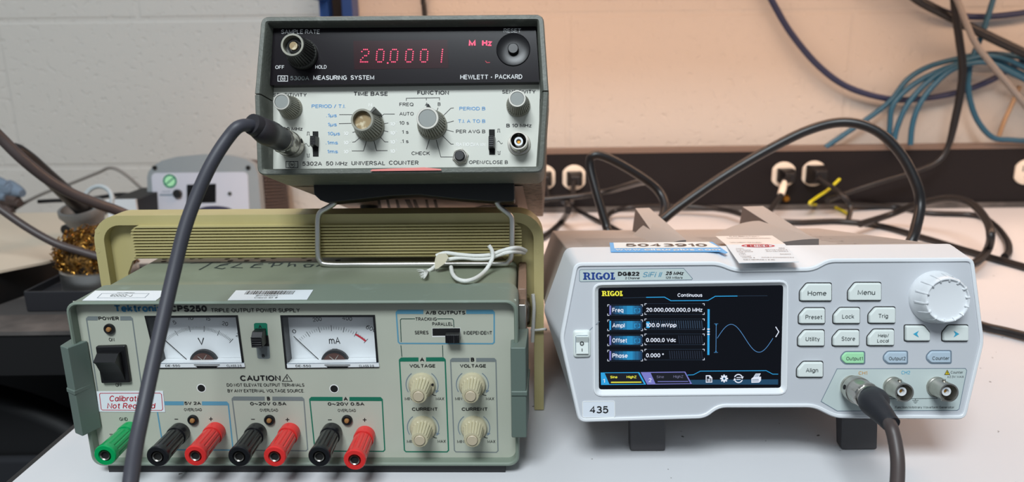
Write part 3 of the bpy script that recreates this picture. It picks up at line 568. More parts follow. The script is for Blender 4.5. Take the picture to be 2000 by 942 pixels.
# power rocker
mb = MB(); mb.pprism(PF, [(190, 674.7), (247.7, 673), (258, 745), (201.7, 746.6)], -.001, .0022, 'black_plastic'); rk = build('power_switch', mb, tek, .0008)
mb = MB(); q = [PF.p(*a) for a in ((199, 688), (240, 687), (250, 738), (207, 739.5))]; u0 = (q[0][0]+q[3][0])/2; u1 = (q[1][0]+q[2][0])/2; v1, v0 = q[0][1]+.0012, q[3][1]
pr = [(.004, v0), (.0036, v0), (.0020, v0+(v1-v0)*.28), (-.0012, v0+(v1-v0)*.68), (-.0032, v0+(v1-v0)*.80), (.0012, v1), (.004, v1)]
mb.loft([[(u0, y, z) for y, z in pr], [(u1, y, z) for y, z in pr]], 'black_plastic'); build('rocker', mb, rk, .0004)
# indicator lamps
for (x_, y_), l_ in (((214.8, 642.4), 'power lamp with an amber lens'), ((377.7, 820), None), ((527, 820), None), ((678.3, 820.3), None)):
    c = PF.p(x_, y_); mb = MB(); knob_lathe(mb, c, .006, [(.0030, -.0002), (.0030, .0010), (.0026, .0016), (.0017, .0014), (.0016, .0006)], 'black_plastic', 28); o = build('indicator_lamp', mb, tek); tag(o, l_)
    mb = MB(); knob_lathe(mb, c, .006, [(.00145, .0005), (.00145, .0014), (.0011, .0021), (.0004, .0023)], 'amber_lens', 20); build('lens', mb, o)
# slide switches
mb = MB(); mb.ppoly(PF, [(497.5, 655), (524, 655), (526, 676), (500, 676)], 'dark_hole', .0003)
q0 = TEK.y(490, 664, -.0015); q1 = TEK.y(520, 649, .003)
mb.loft([[(a, .0062, b), (a, .001, b), (a, -.0018, c_), (a, -.0018, d_), (a, .0055, d2)] for a, b, c_, d_, d2 in ((q0[0], q1[2]+.001, q1[2]-.002, q0[2]-.0045, q0[2]-.0045), (q0[0]+.0058, q1[2]+.001, q1[2]-.002, q0[2]-.0045, q0[2]-.0045))], 'black_plastic')
for i in range(5): mb.box((q0[0]+.0001, -.0023, q0[2]-.0042+.0013*i), (q0[0]+.0057, -.0017, q0[2]-.0042+.0013*i+.0006), 'black_plastic')
o = build('slide_switch', mb, tek, .0003); tag(o, 'black slide switch between the two meters')
mb = MB(); mb.ppoly(PF, [(843.6, 641), (899.3, 640.4), (899.8, 658), (844.2, 658.6)], 'ink_pale', .0001); mb.ppoly(PF, [(844.5, 641.4), (898.5, 641), (899, 655), (845, 655.6)], 'dark_hole', .0003)
q0 = TEK.y(870, 671, 0); q1 = TEK.y(897, 660, 0)
mb.box((q0[0], -.0002, q0[2]), (q1[0], .0062, q0[2]+.0048), 'black_plastic')
for i in range(7): mb.box((q0[0]+.0003+.001*i, -.0006, q0[2]+.0002), (q0[0]+.0008+.001*i, -.0001, q0[2]+.0046), 'black_plastic')
o = build('slide_switch', mb, tek, .0003); tag(o, 'black tracking slide switch pushed to the right')
# fluted knobs
for i, c in enumerate(kc):
    mb = MB(); knob_lathe(mb, c, .006, [(.0073, -.0002), (.0073, .0012), (.0068, .0020), (.0056, .0024), (.0055, .0028, .13), (.0046, .0128, .13), (.0042, .0134), (.0031, .0135), (.0031, .0128)], 'beige_knob', 72); o = build('control_knob', mb, tek)
    tag(o, ('beige fluted voltage knob of channel A, black dot on its skirt', 'beige fluted current knob of channel A', 'beige fluted voltage knob of channel B', 'beige fluted current knob of channel B')[i])
    mb = MB(); knob_lathe(mb, c, .006, [(.0029, .0125), (.0029, .0140), (.0026, .0143)], 'beige_cap', 28); build('cap', mb, o)
    if i == 0:
        mb = MB(); a = math.radians(12); knob_lathe(mb, (c[0]+.0062*math.cos(a), c[1]+.0062*math.sin(a)), .006, [(.0007, .0012), (.0007, .0026)], 'ink_black', 12); build('index_dot', mb, o)
# binding posts
for x_, y_, mt, l_ in ((205, 890, 'post_green', 'green ground binding post'), (307.6, 892.5, 'post_black', None), (381.6, 891, 'post_red', None), (467, 892.5, 'post_black', None), (536.5, 892.5, 'post_red', None), (623.7, 892.5, 'post_black', None), (692.7, 899, 'post_red', None)):
    h = TEK.y(x_, y_, .006-.0262); c = (h[0], h[2])
    mb = MB(); knob_lathe(mb, c, .006, [(.0056, -.0002), (.0058, .0045), (.0056, .0056), (.0046, .0057)], mt, 36); o = build('binding_post', mb, tek)
    if l_: tag(o, l_)
    mb = MB(); knob_lathe(mb, c, .006, [(.0047, .0050), (.0047, .0064)], 'nickel', 24); build('washer', mb, o)
    mb = MB(); knob_lathe(mb, c, .006, [(.0050, .0062), (.0052, .0068), (.0053, .0074, .075), (.0056, .0225, .075), (.0058, .0232), (.0059, .0258), (.0055, .0264), (.0034, .0264), (.0030, .0240)], mt, 56); build('thumb_nut', mb, o, sharp=16)
    mb = MB(); mb.lathe([(.0021, .012), (.0021, .0262), (.0026, .0266), (.0027, .0245)], (c[0], .006, c[1]), (0, -1, 0), 'nickel', 24, cap1=False); mb.lathe([(.00212, .011), (.00212, .0253)], (c[0], .006, c[1]), (0, -1, 0), 'dark_hole', 20); build('socket', mb, o)
# stickers of the supply
mb = MB(); mb.pprism(PF, [(189, 764.7), (318.8, 764), (323, 804.8), (194, 804)], .0001, .0003, 'sticker_white')
mb.pline(PF, [(196.5, 768), (313, 767.6), (316, 770), (318.4, 799), (316, 801.4), (201, 800.8), (198.4, 798.6), (195, 770.5)], 1.2, 'ink_red', .0004, True)
mb.text(PF, 'Calibration', 215.4, 288, 784, 11.5, 'ink_red', .0004, shear=.25, bold=.004); mb.text(PF, 'Not Required', 210, 306, 798, 11, 'ink_red', .0004, shear=.25, bold=.004)
tag(build('calibration_sticker', mb, tek), 'white sticker with red border reading Calibration Not Required')
PT2 = top(TEK, TH)
mb = MB(); mb.pprism(PT2, [(161, 588), (186, 569), (316, 569), (314, 581), (304.5, 588)], .0001, .0003, 'sticker_white')
mb.pline(PT2, [(190, 583.5), (199, 574.8), (291.5, 574.8), (283, 583)], .9, 'ink_arc', .0004, True)
mb.text(PT2, '60002-J', 214.6, 257, 581, 4.2, 'ink_grey', .0004, up=(218, 576.4)); mb.text(PT2, 'Cisco Calibration', 228, 262, 574, 2, 'ink_grey', .0004, up=(230, 572.4))
tag(build('asset_sticker', mb, tek), 'white sticker with a number in a thin box')
mb = MB(); mb.pprism(PT2, [(444.7, 587.3), (461, 568.4), (612, 567.2), (600, 586)], .0001, .0003, 'sticker_white')
rr = random.Random(3); x = 477.
while x < 572:
    w_ = rr.choice((.7, .7, 1.3, 2.2)); k_ = (576.6-569.8)*.82
    mb.ppoly(PT2, [(x, 576.6), (x+w_, 576.6), (x+w_+k_, 569.6), (x+k_, 569.6)], 'ink_black', .0004); x += w_+rr.choice((.8, 1.2, 1.6))
mb.text(PT2, '8015001', 498.5, 541, 580.2, 2.6, 'ink_grey', .0004, up=(501, 577.4)); mb.text(PT2, 'Cisco ID #', 495.5, 541, 584.3, 2.8, 'ink_grey', .0004, up=(498, 581.4))
tag(build('barcode_sticker', mb, tek), 'white sticker with a barcode')

# ================================================================== COUNTER (display instrument standing on its wire bail)
hp = root('universal_counter', HP, 'grey universal counter with a lit red digital display, propped on a wire bail', 'frequency counter')
PW = front(HP, 0); PD = front(HP, -.0055)
def rim_pt(x_, y_, yy): h = HP.y(x_, y_, yy); return np.array([h[0], yy, h[2]])
YT, YC, YB = -.0135, -.0160, -.0120
tl, tr = rim_pt(510, 32, YT), rim_pt(1061.5, 27.5, YT); cl, cr = rim_pt(497, 184, YC), rim_pt(1071.5, 178, YC); bl3, br3 = rim_pt(502.5, 342, YB), rim_pt(1061, 337, YB)
def arc3(a, b, c, r, n=5):
    d0 = (a-b)/np.linalg.norm(a-b); d1 = (c-b)/np.linalg.norm(c-b); p0 = b+d0*r; p1 = b+d1*r
    return [(1-k/n)**2*p0+2*(k/n)*(1-k/n)*b+(k/n)**2*p1 for k in range(n+1)]
cen = np.array([-.002, 0, .018])
def frame_half(path, name, matn, gap):
    mb = MB(); n = len(path); loops = []
    for i, p in enumerate(path):
        a = path[max(i-1, 0)]; b = path[min(i+1, n-1)]; d = np.array([b[0]-a[0], b[2]-a[2]]); d /= np.linalg.norm(d); nn = np.array([-d[1], d[0]])
        if nn @ (np.array([cen[0]-p[0], cen[2]-p[2]])) < 0: nn = -nn
        if i in (0, n-1): nn = np.array([math.copysign(1, cen[0]-p[0]), 0.])
        u, v = p[0], p[2]; y = p[1]; o = lambda k: (u+nn[0]*k, v+nn[1]*k)
        q = [(o(.0006), y), (o(.0026), y), (o(.0034), y+.001), (o(.0046), .0035), (o(.0046), .028), (o(-.0004), .028), (o(-.0002), y+.008), (o(0), y+.0008)]
        loops.append([(c[0], yy, c[1]) for c, yy in q])
    mb.loft(loops, matn); return build(name, mb, hp, .0004)
g = .0004
up_path = [cl+np.array([0, 0, g])]+arc3(cl, tl, tr, .0045)+arc3(tl, tr, cr, .0045)+[cr+np.array([0, 0, g])]
lo_path = [cl-np.array([0, 0, g])]+arc3(cl, bl3, br3, .0045)+arc3(bl3, br3, cr, .0045)+[cr-np.array([0, 0, g])]
frame_half(up_path, 'display_frame', 'hp_cast', g); frame_half(lo_path, 'module_frame', 'hp_cast', g)
# body
def hexloop(y, s=.0005):
    return [(tl[0]+s, y, tl[2]-s), (tr[0]-s, y, tr[2]-s), (cr[0]-s, y, cr[2]), (br3[0]-s, y, br3[2]+s), (bl3[0]+s, y, bl3[2]+s), (cl[0]+s, y, cl[2])]
mb = MB(); mb.loft([hexloop(.0275), hexloop(.25)], 'hp_body')
PU = Plane(HP, (0, 0, bl3[2]+.0004), (1, 0, 0), (0, 1, 0), (0, 0, -1))
mb.poly(PU, [(-.075, .04), (.066, .04), (.066, .235), (-.075, .235)], 'hp_under', .0001)
for x0, x1, x2, x3 in ((737, 742, 747, 741), (754, 759, 765, 759), (772, 777, 784, 777), (790, 800, 812, 802), (806, 812, 822, 812), (830, 835, 840, 835), (846, 852, 858, 852)):
    mb.ppoly(PU, [(x0, 389), (x1, 389), (x2, 413), (x3, 413)], 'dark_hole', .0003)
mb.ppoly(PU, [(928, 404), (944, 400), (1000, 400), (1002, 416), (924, 416)], 'dark_hole', .0003)
build('case', mb, hp, .001)
for u in (-.055, .052):
    mb = MB(); mb.lathe([(.007, -.002), (.007, .0130), (.006, .0150)], (u, .150, bl3[2]), (0, 0, -1), 'dark_rubber', 20); build('foot', mb, hp)
# display panel
mb = MB(); dq = [PD.p(534.5, 50), PD.p(1046, 46), PD.p(1053.5, 160), PD.p(527, 166.5)]
dtop = [PD.p(529, 42), PD.p(1050, 38)]
mb.prism(PD, dq, -.0062, 0, 'hp_display'); mb.prism(front(HP, .001), [(a[0]*.985, a[1]) for a in ((tl[0], tl[2]-.001), (tr[0], tr[2]-.001), (cr[0], cr[2]), (cl[0], cl[2]))], -.002, 0, 'black_plastic')
mb.poly(PD, [PD.p(690, 80), PD.p(874, 78), PD.p(876, 133), PD.p(692, 136)], 'hp_window', .0001)
def d(s, x0, x1, b, c, ink='ink_white', **k): mb.text(PD, s, x0, x1, b, c, ink, **k)
d('SAMPLE RATE', 549.4, 624.3, 66.4, 8.3); d('RESET', 983.8, 1017.3, 64, 8); d('OFF', 537.8, 555, 135, 7); d('HOLD', 616, 638, 134.6, 7.2)
d('5300A', 567, 604, 157, 8, 'ink_grey'); d('MEASURING', 612, 677.5, 156.4, 8.8, bold=.006); d('SYSTEM', 685, 731, 156, 8.6, bold=.006); d('HEWLETT', 899, 953, 155.2, 9, bold=.006); d('PACKARD', 967, 1020, 154.6, 9, bold=.006)
mb.disc(PD, PD.p(960, 151), .00035, 'ink_white', .0002, 8)
def hp_logo(pl, m, x0, y0, x1, y1, ink):
    m.pline(pl, [(x0, y0), (x1, y0), (x1, y1), (x0, y1)], 1.1, ink, .0002, True); c = pl.p((x0+x1)/2, (y0+y1)/2); r = (y1-y0)/2*pl.m(x0, y0)
    m.line(pl, [c+r*.95*np.array([math.cos(a), math.sin(a)]) for a in np.linspace(0, 2*math.pi, 20)[:-1]], .8*pl.m(x0, y0), ink, .0002, True)
    m.text(pl, 'hp', (x0+x1)/2-3.6, (x0+x1)/2+3.6, (y0+y1)/2+2.2, 5.2, ink, .0002, shear=.3)
hp_logo(PD, mb, 543, 148.4, 562, 158.8, 'ink_white')
mb.pline(PD, [(536, 51), (1045, 47)], 1.2, 'ink_grey', .0001)
mb.pline(PD, [(948, 119), (951, 122.5), (957, 122)], 1.2, 'ink_red', .0001)
build('display_panel', mb, hp, .0004)
F57 = {'2': ('01110', '10001', '00001', '00110', '01000', '10000', '11111'), '0': ('01110', '10001', '10001', '10001', '10001', '10001', '01110'), '1': ('00001', '00001', '00001', '00001', '00001', '00001', '00001')}
for ch_, xb, xt in (('2', 703, 706), ('0', 733.5, 735.5), ('0', 760.5, 762.5), ('0', 790.5, 792.5), ('0', 819.5, 821), ('1', 847, 849.5)):
    mb = MB(); wch = 13.5
    for r_, row in enumerate(F57[ch_]):
        for c_, b in enumerate(row):
            if b == '1':
                f = (6-r_)/6; mb.disc(PD, PD.p(xb+1.5+(xt-xb)*f+c_*wch/4, 121.3-f*24.2), .00040, 'led_red', .0003, 8)
    if xb == 733.5: mb.disc(PD, PD.p(757.5, 123.4), .0005, 'led_red', .0003, 8)
    build('digit', mb, hp)
mb = MB(); mb.text(PD, 'M', 915.5, 929, 90.6, 12, 'led_red', .0003, bold=.03); mb.text(PD, 'Hz', 941.5, 961.5, 90.4, 12, 'led_red', .0003, bold=.03); build('unit_lamp', mb, hp)
# capless sample rate knob, reset button
def flknob(px, L, r0, r1, y0, matn, ring, face, name, label, dish=0, fl=.10):
    h = HP.y(*px, y0-L); c = (h[0], h[2]); m = MB(); ri = r1*.80
    knob_lathe(m, c, y0, [(r0, -.0002), (r0, .0016), (r0*.97, .0024), (r0*.93, .0028, fl), (r1*1.02, L-.0024, fl), (r1, L-.0016), (r1*.98, L), (ri, L), (ri*.98, L-dish-.001)], matn, 120); o = build(name, m, hp, sharp=25); tag(o, label)
    m = MB(); knob_lathe(m, c, y0, [(r1*.985, L-.0007), (r1*.96, L+.0003), (ri, L+.0003), (ri*.97, L-.0004-dish)], ring, 32, ); build('ring', m, o)
    m = MB(); knob_lathe(m, c, y0, [(ri*.97, L-dish-.0008), (ri*.96, L-dish)], face, 32); build('top', m, o)
    return o, c
o, c = flknob((571, 87.6), .0165, .0088, .0064, -.0055, 'knob_dark', 'hp_knob', 'knob_dark', 'sample_rate_knob', 'dark fluted knob with its cap missing', dish=.004)
mb = MB(); mb.lathe([(.0028, .011), (.0028, .0142), (.0036, .0142), (.0036, .012)], (c[0], -.0055, c[1]), (0, -1, 0), 'dark_hole', 20); knob_lathe(mb, c, -.0055, [(.0022, .011), (.0022, .0150)], 'socket_tan', 20); build('shaft', mb, o)
c = PD.p(1002.5, 97); mb = MB(); knob_lathe(mb, c, -.0055, [(.0094, .0001), (.0092, .0006), (.0088, .0004), (.0040, .0002)], 'dish_black', 40); o = build('reset_dish', mb, hp)
mb = MB(); knob_lathe(mb, c, -.0055, [(.0030, .0002), (.0030, .0022), (.0026, .0026)], 'black_plastic', 24); build('reset_button', mb, o)
# cream panel with its printing
mb = MB(); wq = [PW.p(527, 160), PW.p(1055, 156), PW.p(1051, 333.5), PW.p(525.5, 336.5)]; mb.prism(PW, wq, -.020, 0, 'hp_panel')
def t(s, x0, x1, b, c, ink='ink_black', **k): mb.text(PW, s, x0, x1, b, c, ink, .00012, **k)
t('SENSITIVITY', 533.5, 599, 189, 7, bold=.015); t('SENSITIVITY', 980.8, 1046, 183, 7.3, bold=.015); t('TIME BASE', 691, 757, 187.3, 8, bold=.02); t('FUNCTION', 815, 876.8, 185.3, 8, bold=.02)
t('PERIOD / T.I.', 608.6, 674.6, 211, 7, 'ink_blue', bold=.008)
for s, x0, x1, b in (('.1\u00b5s', 637, 658, 229), ('1\u00b5s', 640, 658, 246.7), ('10\u00b5s', 640, 664, 264.6), ('.1ms', 636, 660, 282.4), ('1ms', 639, 660, 299.6)): t(s, x0, x1, b, 7, 'ink_blue', bold=.008)
for s, e_, x0, b in (('10', '', 671, 264.4), ('10', '2', 671, 282.4), ('10', '3', 671, 300), ('10', '7', 762, 246), ('10', '6', 762, 263.5), ('10', '5', 762, 281), ('10', '4', 762, 299)):
    t(s, x0, x0+9.5, b, 7, 'ink_pale', bold=.01)
    if e_: t(e_, x0+10.5, x0+14, b-4, 4.5, 'ink_pale')
t('N', 720, 727, 209, 7, 'ink_pale', bold=.01)
for s, x0, x1, b in (('AUTO', 780, 808, 225.8), ('10 s', 780, 798.6, 243.6), ('1 s', 785, 798, 261.3), ('.1 s', 782.5, 798, 279.5), ('FREQ', 780, 807.6, 207.5), ('A', 830, 836.8, 207.3), ('B', 855, 860.6, 207), ('PER AVG B', 890.5, 948, 260.4), ('CHECK', 803.7, 839.6, 303), ('OPEN/CLOSE B', 916, 992, 320.5)): t(s, x0, x1, b, 6.9, bold=.006)
t('PERIOD B', 897, 948, 215.6, 6.9, 'ink_blue', bold=.008); t('T.I. A TO B', 895, 948, 240.2, 6.9, 'ink_blue', bold=.008); t('RATIO B/A xN', 891, 948, 285.8, 6.9, 'ink_pale', bold=.01)
for s, x0, x1, b in (('5302A', 590.5, 629, 323.8), ('50 MHz', 636.5, 679, 323.4), ('UNIVERSAL', 686, 752, 322.8), ('COUNTER', 759.5, 817.5, 322)): t(s, x0, x1, b, 8, bold=.008)
t('A 50 MHz', 541, 591.4, 255.4, 7, bold=.015); t('B 10 MHz', 988.8, 1038.8, 249, 7.2, bold=.015); hp_logo(PW, mb, 558.6, 315.6, 582, 327.6, 'ink_black')
for l_ in ([(793.6, 197), (793.6, 192), (858.4, 191), (858.4, 196)], [(832.8, 191.5), (832.8, 196)], [(662.7, 224), (690, 224)], [(662, 241.7), (690, 241)], [(688.5, 259), (697, 256.6)], [(688, 278), (693, 277.4), (704, 268)],
           [(687.4, 295), (710, 295), (716, 275)], [(771, 223), (749.8, 223), (743, 229)], [(748, 242), (758.4, 240.5)], [(747, 255), (758.4, 257.4)], [(740, 265), (751.8, 277.4), (758.4, 277.4)], [(729.6, 272), (735.5, 294.3), (757, 294.3)],
           [(855.7, 210.5), (852.6, 219)], [(886.3, 211), (880.4, 211.7), (864, 228)], [(886.3, 236.4), (868, 241.5)], [(868, 253), (886, 257.5)], [(863, 264), (881, 281.8), (886, 281.8)], [(852, 273), (861, 306.8), (886, 306.8)], [(838.6, 273), (832.8, 292)]):
    mb.pline(PW, l_, 1.15, 'ink_black', .0001)
for x_, y_, k in ((599, 258, 0), (599, 301, 1), (971, 252.2, 0), (971.6, 296, 1)):
    P_ = [(0, 6), (1.4, 6), (1.4, 0), (4.8, 0), (4.8, 6), (6.2, 6)]; mb.pline(PW, [(x_+a, y_+(b if k == 0 else 6-b)) for a, b in P_], 1, 'ink_black', .0001)
for x_, y_ in ((595.5, 280), (971.6, 275)): mb.pline(PW, [(x_+i*1.1, y_+2.4-2.4*math.sin(i/9*6.28)+i*.2) for i in range(10)], 1, 'ink_black', .0001)
build('front_panel', mb, hp)
mb = MB(); mb.pprism(front(HP, -.0126), [(723.6, 334.8), (727, 331.4), (770, 329.3), (829, 327.4), (861.6, 330.6), (862.5, 333.2)], .0004, .0007, 'sticker_pink'); tag(build('red_sticker', mb, hp), 'torn pinkish red sticker along the lower edge')
for px, L, r0, r1, l_ in (((549.8, 198.6), .0150, .0066, .0047, 'sensitivity knob above the plugged input'), ((1010.2, 192.7), .0150, .0066, .0047, 'sensitivity knob above the free input')):
    flknob(px, L, r0, r1, 0, 'hp_knob', 'knob_metal', 'knob_top', 'sensitivity_knob', l_)
o, c = flknob((835, 231), .0170, .0083, .0061, 0, 'hp_knob', 'knob_metal', 'knob_top', 'function_knob', None)
mb = MB(); mb.box((c[0]-.0012, -.014, c[1]+.0058), (c[0]+.0002, -.0002, c[1]+.0086), 'ink_black'); build('pointer', mb, o, .0003)
o, c = flknob((707.3, 234.3), .0170, .0085, .0063, 0, 'hp_knob', 'hp_knob', 'socket_tan', 'time_base_knob', 'time base knob with its cap missing', dish=.003)
mb = MB(); a = math.radians(48); mb.loft([[(c[0]+r_*math.cos(a+e_), y_, c[1]+r_*math.sin(a+e_)) for r_, e_ in ((.0060, .12), (.0098, .10), (.0098, -.10), (.0060, -.12))] for y_ in (-.0005, -.0150)], 'knob_dark'); build('pointer', mb, o, .0004)
def slide(slot, kpx, name, label):
    m = MB(); m.ppoly(PW, [(slot[0], slot[1]), (slot[2], slot[1]), (slot[2]+.6, slot[3]), (slot[0]+.6, slot[3])], 'dark_hole', .0002); o = build(name, m, hp); tag(o, label)
    Lk = .0055; a = HP.y(kpx[0], kpx[1], -Lk); b = HP.y(kpx[2], kpx[3], -Lk); m = MB()
    m.loft([[(a[0]+k, -y_, a[2]-k), (b[0]-k, -y_, a[2]-k), (b[0]-k, -y_, b[2]+k), (a[0]+k, -y_, b[2]+k)] for y_, k in ((.0001, -.0003), (.004, 0), (Lk, .0003))], 'black_plastic')
    for i in range(6):
        z = b[2]+(a[2]-b[2])*(i+.3)/6; m.box((a[0]+.0003, -Lk-.0004, z), (b[0]-.0003, -Lk+.0001, z+.0006), 'black_plastic')
    build('slider', m, o, .0002)
slide((610.7, 256.8, 621.8, 306), (604.4, 265.5, 616, 283.5), 'slide_switch', 'black slide switch beside the plugged cable')
slide((955, 253, 966.4, 302.4), (953.6, 265, 965, 287.5), 'slide_switch', 'black slide switch beside the free socket')
def bnc(fr, c, parent, y0=0, L=.0110, flange=.0064, label=None, body='nickel', inner='dark_hole'):
    m = MB(); knob_lathe(m, c, y0, [(flange, -.0002), (flange, .0010), (flange*.96, .0015), (.0052, .0016), (.0050, .0022), (.0049, .0024), (.0049, L-.0006), (.0049, L), (.0042, L), (.0041, .002)], body, 36)
    for s_ in (-1, 1): m.lathe([(.0010, .004), (.0010, .0058)], (c[0], y0-L*.55, c[1]), (0, 0, s_), body, 10)
    o = build('bnc_socket', m, parent); tag(o, label)
    m = MB(); knob_lathe(m, c, y0, [(.0040, .0021), (.0039, .0026)], inner, 24); knob_lathe(m, c, y0, [(.0024, .0025), (.0024, L-.0025), (.0014, L-.0025), (.0013, L-.005)], 'socket_white', 24); knob_lathe(m, c, y0, [(.0009, .003), (.0009, L-.0040)], 'brass', 12); build('insulator', m, o); return o
h = HP.y(1012.6, 274.4, -.0110); bnc(HP, (h[0], h[2]), hp, label='free socket at the end of the panel')
cA = HP.y(573, 286, 0); cA = (cA[0], cA[2]); bnc(HP, cA, hp, label='socket with the dark cable plugged in')
c = PW.p(899.5, 307); mb = MB()
mb.loft([[(c[0]+r_*math.cos(math.radians(60*i+15)), y_, c[1]+r_*math.sin(math.radians(60*i+15))) for i in range(6)] for r_, y_ in ((.0046, .0002), (.0046, -.0014), (.0043, -.0018))], 'nickel'); knob_lathe(mb, c, 0, [(.0037, .001), (.0037, .0032), (.0033, .0035)], 'nickel', 24); o = build('push_button', mb, hp)
mb = MB(); knob_lathe(mb, c, 0, [(.0029, .002), (.0029, .0048), (.0024, .0054)], 'black_plastic', 24); build('plunger', mb, o)
# foot bar and wire bail
yb = .0265; PB = front(HP, yb); zu = bl3[2]+.0006
bar = [(611.5, 356), (1004, 355), (1005, 390), (1002, 394), (965, 394), (900, 389.5), (818, 380.5), (760, 383), (700, 390), (640, 396), (625, 391), (613, 380)]
bp = [PB.p(*q) for q in bar]; bp[0][1] = zu; bp[1][1] = zu
mb = MB(); mb.prism(PB, bp, -.014, 0, 'black_plastic'); build('foot_bar', mb, hp, .001)
hl_, hr_ = HP.world(HP.y(655, 393, .034)), HP.world(HP.y(968, 393, .034)); bm_ = TEK.world(TEK.z(800, 517, TH+.0005)); e1 = hr_-hl_; e1 /= np.linalg.norm(e1)
nb = np.cross(e1, bm_-hl_); nb /= np.linalg.norm(nb)
bail = [HP.loc(WORLD.hit(x_, y_, hl_, nb)) for x_, y_ in ((657, 389), (652, 398), (640, 406), (627, 414), (621, 428), (620.5, 460), (621, 495), (625, 509), (638, 516.5), (700, 517), (800, 516.5), (900, 516), (980, 515.5), (993, 511), (999, 498), (1000, 460), (999.5, 430), (995, 420), (984, 411), (974, 402), (968, 390))]
mb = MB(); mb.tube(bail, .0017, 'steel', 12, 5); build('wire_bail', mb, hp)

# ================================================================== FUNCTION GENERATOR (white, right)
rig = root('function_generator', RIG, 'white function generator with a lit colour screen, rubber keys and a big white dial', 'function generator')
RF = front(RIG, .0009)         # recessed front face
opx = [(1122, 513), (1405, 511), (1437, 524.5), (1588, 522.5), (1617, 505.5), (1903, 503.5), (1923.5, 668), (1887, 820), (1632, 818), (1590, 797), (1405, 797.5), (1378, 818.5), (1130, 826), (1093, 662)]
o2 = [front(RIG, 0).p(*q) for q in opx]; out_ = rquad(o2, .004); inn = inset(out_, .0021)
DB = .040
bk = {0: RIG.y(1110, 486, DB), 5: RIG.y(1851, 474, DB), 13: RIG.y(1061, 604, DB)}
vt = (bk[0][2]+bk[5][2])/2; uL, uR = bk[0][0]-.0015, bk[5][0]+.0035; uM = bk[13][0]; vM = bk[13][2]
bx = lambda u: u
back = [(uL, vt), (o2[1][0], vt), (o2[2][0], vt), (o2[3][0], vt), (o2[4][0], vt), (uR, vt), (.1185, vM), (o2[7][0]+.0, -.0425), (o2[8][0], -.0425), (o2[9][0], -.0425), (o2[10][0], -.0425), (o2[11][0], -.0425), (o2[12][0], -.0425), (uM, vM)]
bk_ = rquad(back, .004)
mb = MB(); L3 = lambda pts, y: [(a[0], y, a[1]) for a in pts]
mb.loft([L3(inn, .0012), L3(inn, .0003), L3(inset(out_, .0017), 0), L3(inset(out_, .0006), 0), L3(out_, .0007), L3(bk_, DB), L3(inset(bk_, .006), DB)], 'rig_white', False, False)
build('housing', mb, rig, sharp=28)
# front face with its screen opening and printing
scr = [(1170.2, 564), (1530.6, 559), (1525.6, 757.8), (1171.5, 761)]; sq = rquad([RF.p(*q) for q in scr], .0012)
so = rquad([RF.p(*q) for q in ((1157, 553), (1541, 547), (1538, 772), (1158, 775.5))], .005); sm = inset(so, .0012)
mb = MB(); mb.sheet(RF, inset(inn, -.0003), [so], 'rig_panel')
mb.loft([[RF.q(a, 0) for a in so], [RF.q(a, .0006) for a in inset(so, .0004)], [RF.q(a, .0006) for a in inset(so, .0011)], [RF.q(a, -.0016) for a in sq]], 'rig_white', False, False)
mb.ppoly(RF, [(1131.8, 529), (1134, 527), (1335, 524.3), (1352.5, 544.5), (1351, 546.5), (1134, 550.5), (1131.8, 548.5)], 'rig_inset', .0001); mb.pline(RF, [(1131.8, 529), (1134, 527), (1335, 524.3), (1352.5, 544.5), (1351, 546.5), (1134, 550.5), (1131.8, 548.5)], 1.0, 'ink_arc', .00014, True)
slab_rigol(mb, RF, 1138.7, 1201, 532.4, 546.6, 'ink_navy', .0002)
def t(s, x0, x1, b, c, ink='ink_black', off=.0002, **k): mb.text(RF, s, x0, x1, b, c, ink, off, **k)
t('DG822', 1206.7, 1248.8, 539.2, 8.2, bold=.045); t('2 Channel', 1220.5, 1249.2, 545.6, 4.4, bold=.01); t('SiFi II', 1255, 1293.4, 541.5, 10, 'ink_bar_blue', shear=.25); t('25 MHz', 1299, 1336, 537.6, 7.2, shear=.25, bold=.03); t('125 MSa/s', 1300, 1333, 544.6, 4.2, shear=.2, bold=.01)
ip = [(1634.8, 720.6), (1885, 719.8), (1888, 724), (1873, 799), (1869, 802), (1635, 803), (1603.5, 784.4)]; mb.ppoly(RF, ip, 'rig_inset', .0001); mb.pline(RF, ip, 1.2, 'ink_arc', .00014, True)
t('CH1', 1676.6, 1693.3, 732.3, 7, 'ink_orange'); t('CH2', 1760, 1777, 731.4, 7, 'ink_cyan'); t('Counter', 1856.3, 1880.4, 730, 5.2, 'ink_key'); t('\u00b12.5V MAX', 1850, 1882, 738.3, 4.4, 'ink_key')
mb.ppoly(RF, [(1844.5, 732), (1849.5, 723), (1854.5, 732)], 'ink_yellow', .0002); mb.pline(RF, [(1844.5, 732), (1849.5, 723), (1854.5, 732)], .9, 'ink_black', .00025, True); t('!', 1849, 1850.2, 731, 5, 'ink_black', .0003)
t('Function/Arbitrary Waveform Generator', 1748, 1863, 798, 4.6, 'ink_key'); mb.pline(RF, [(1728, 779.2), (1830, 778.6), (1830, 770)], 1, 'ink_key', .0002); mb.pline(RF, [(1746, 779), (1746, 770)], 1, 'ink_key', .0002)
mb.pline(RF, [(1787.5, 779), (1787.5, 782)], 1, 'ink_key', .0002); [mb.pline(RF, [(1787.5-w_, y_), (1787.5+w_, y_)], 1, 'ink_key', .0002) for w_, y_ in ((6, 782.3), (4, 785), (2, 787.6))]
mb.pline(RF, [(1151, 646), (1157, 640), (1171, 628)], 1.0, 'ink_arc', .0001)
build('front_face', mb, rig)
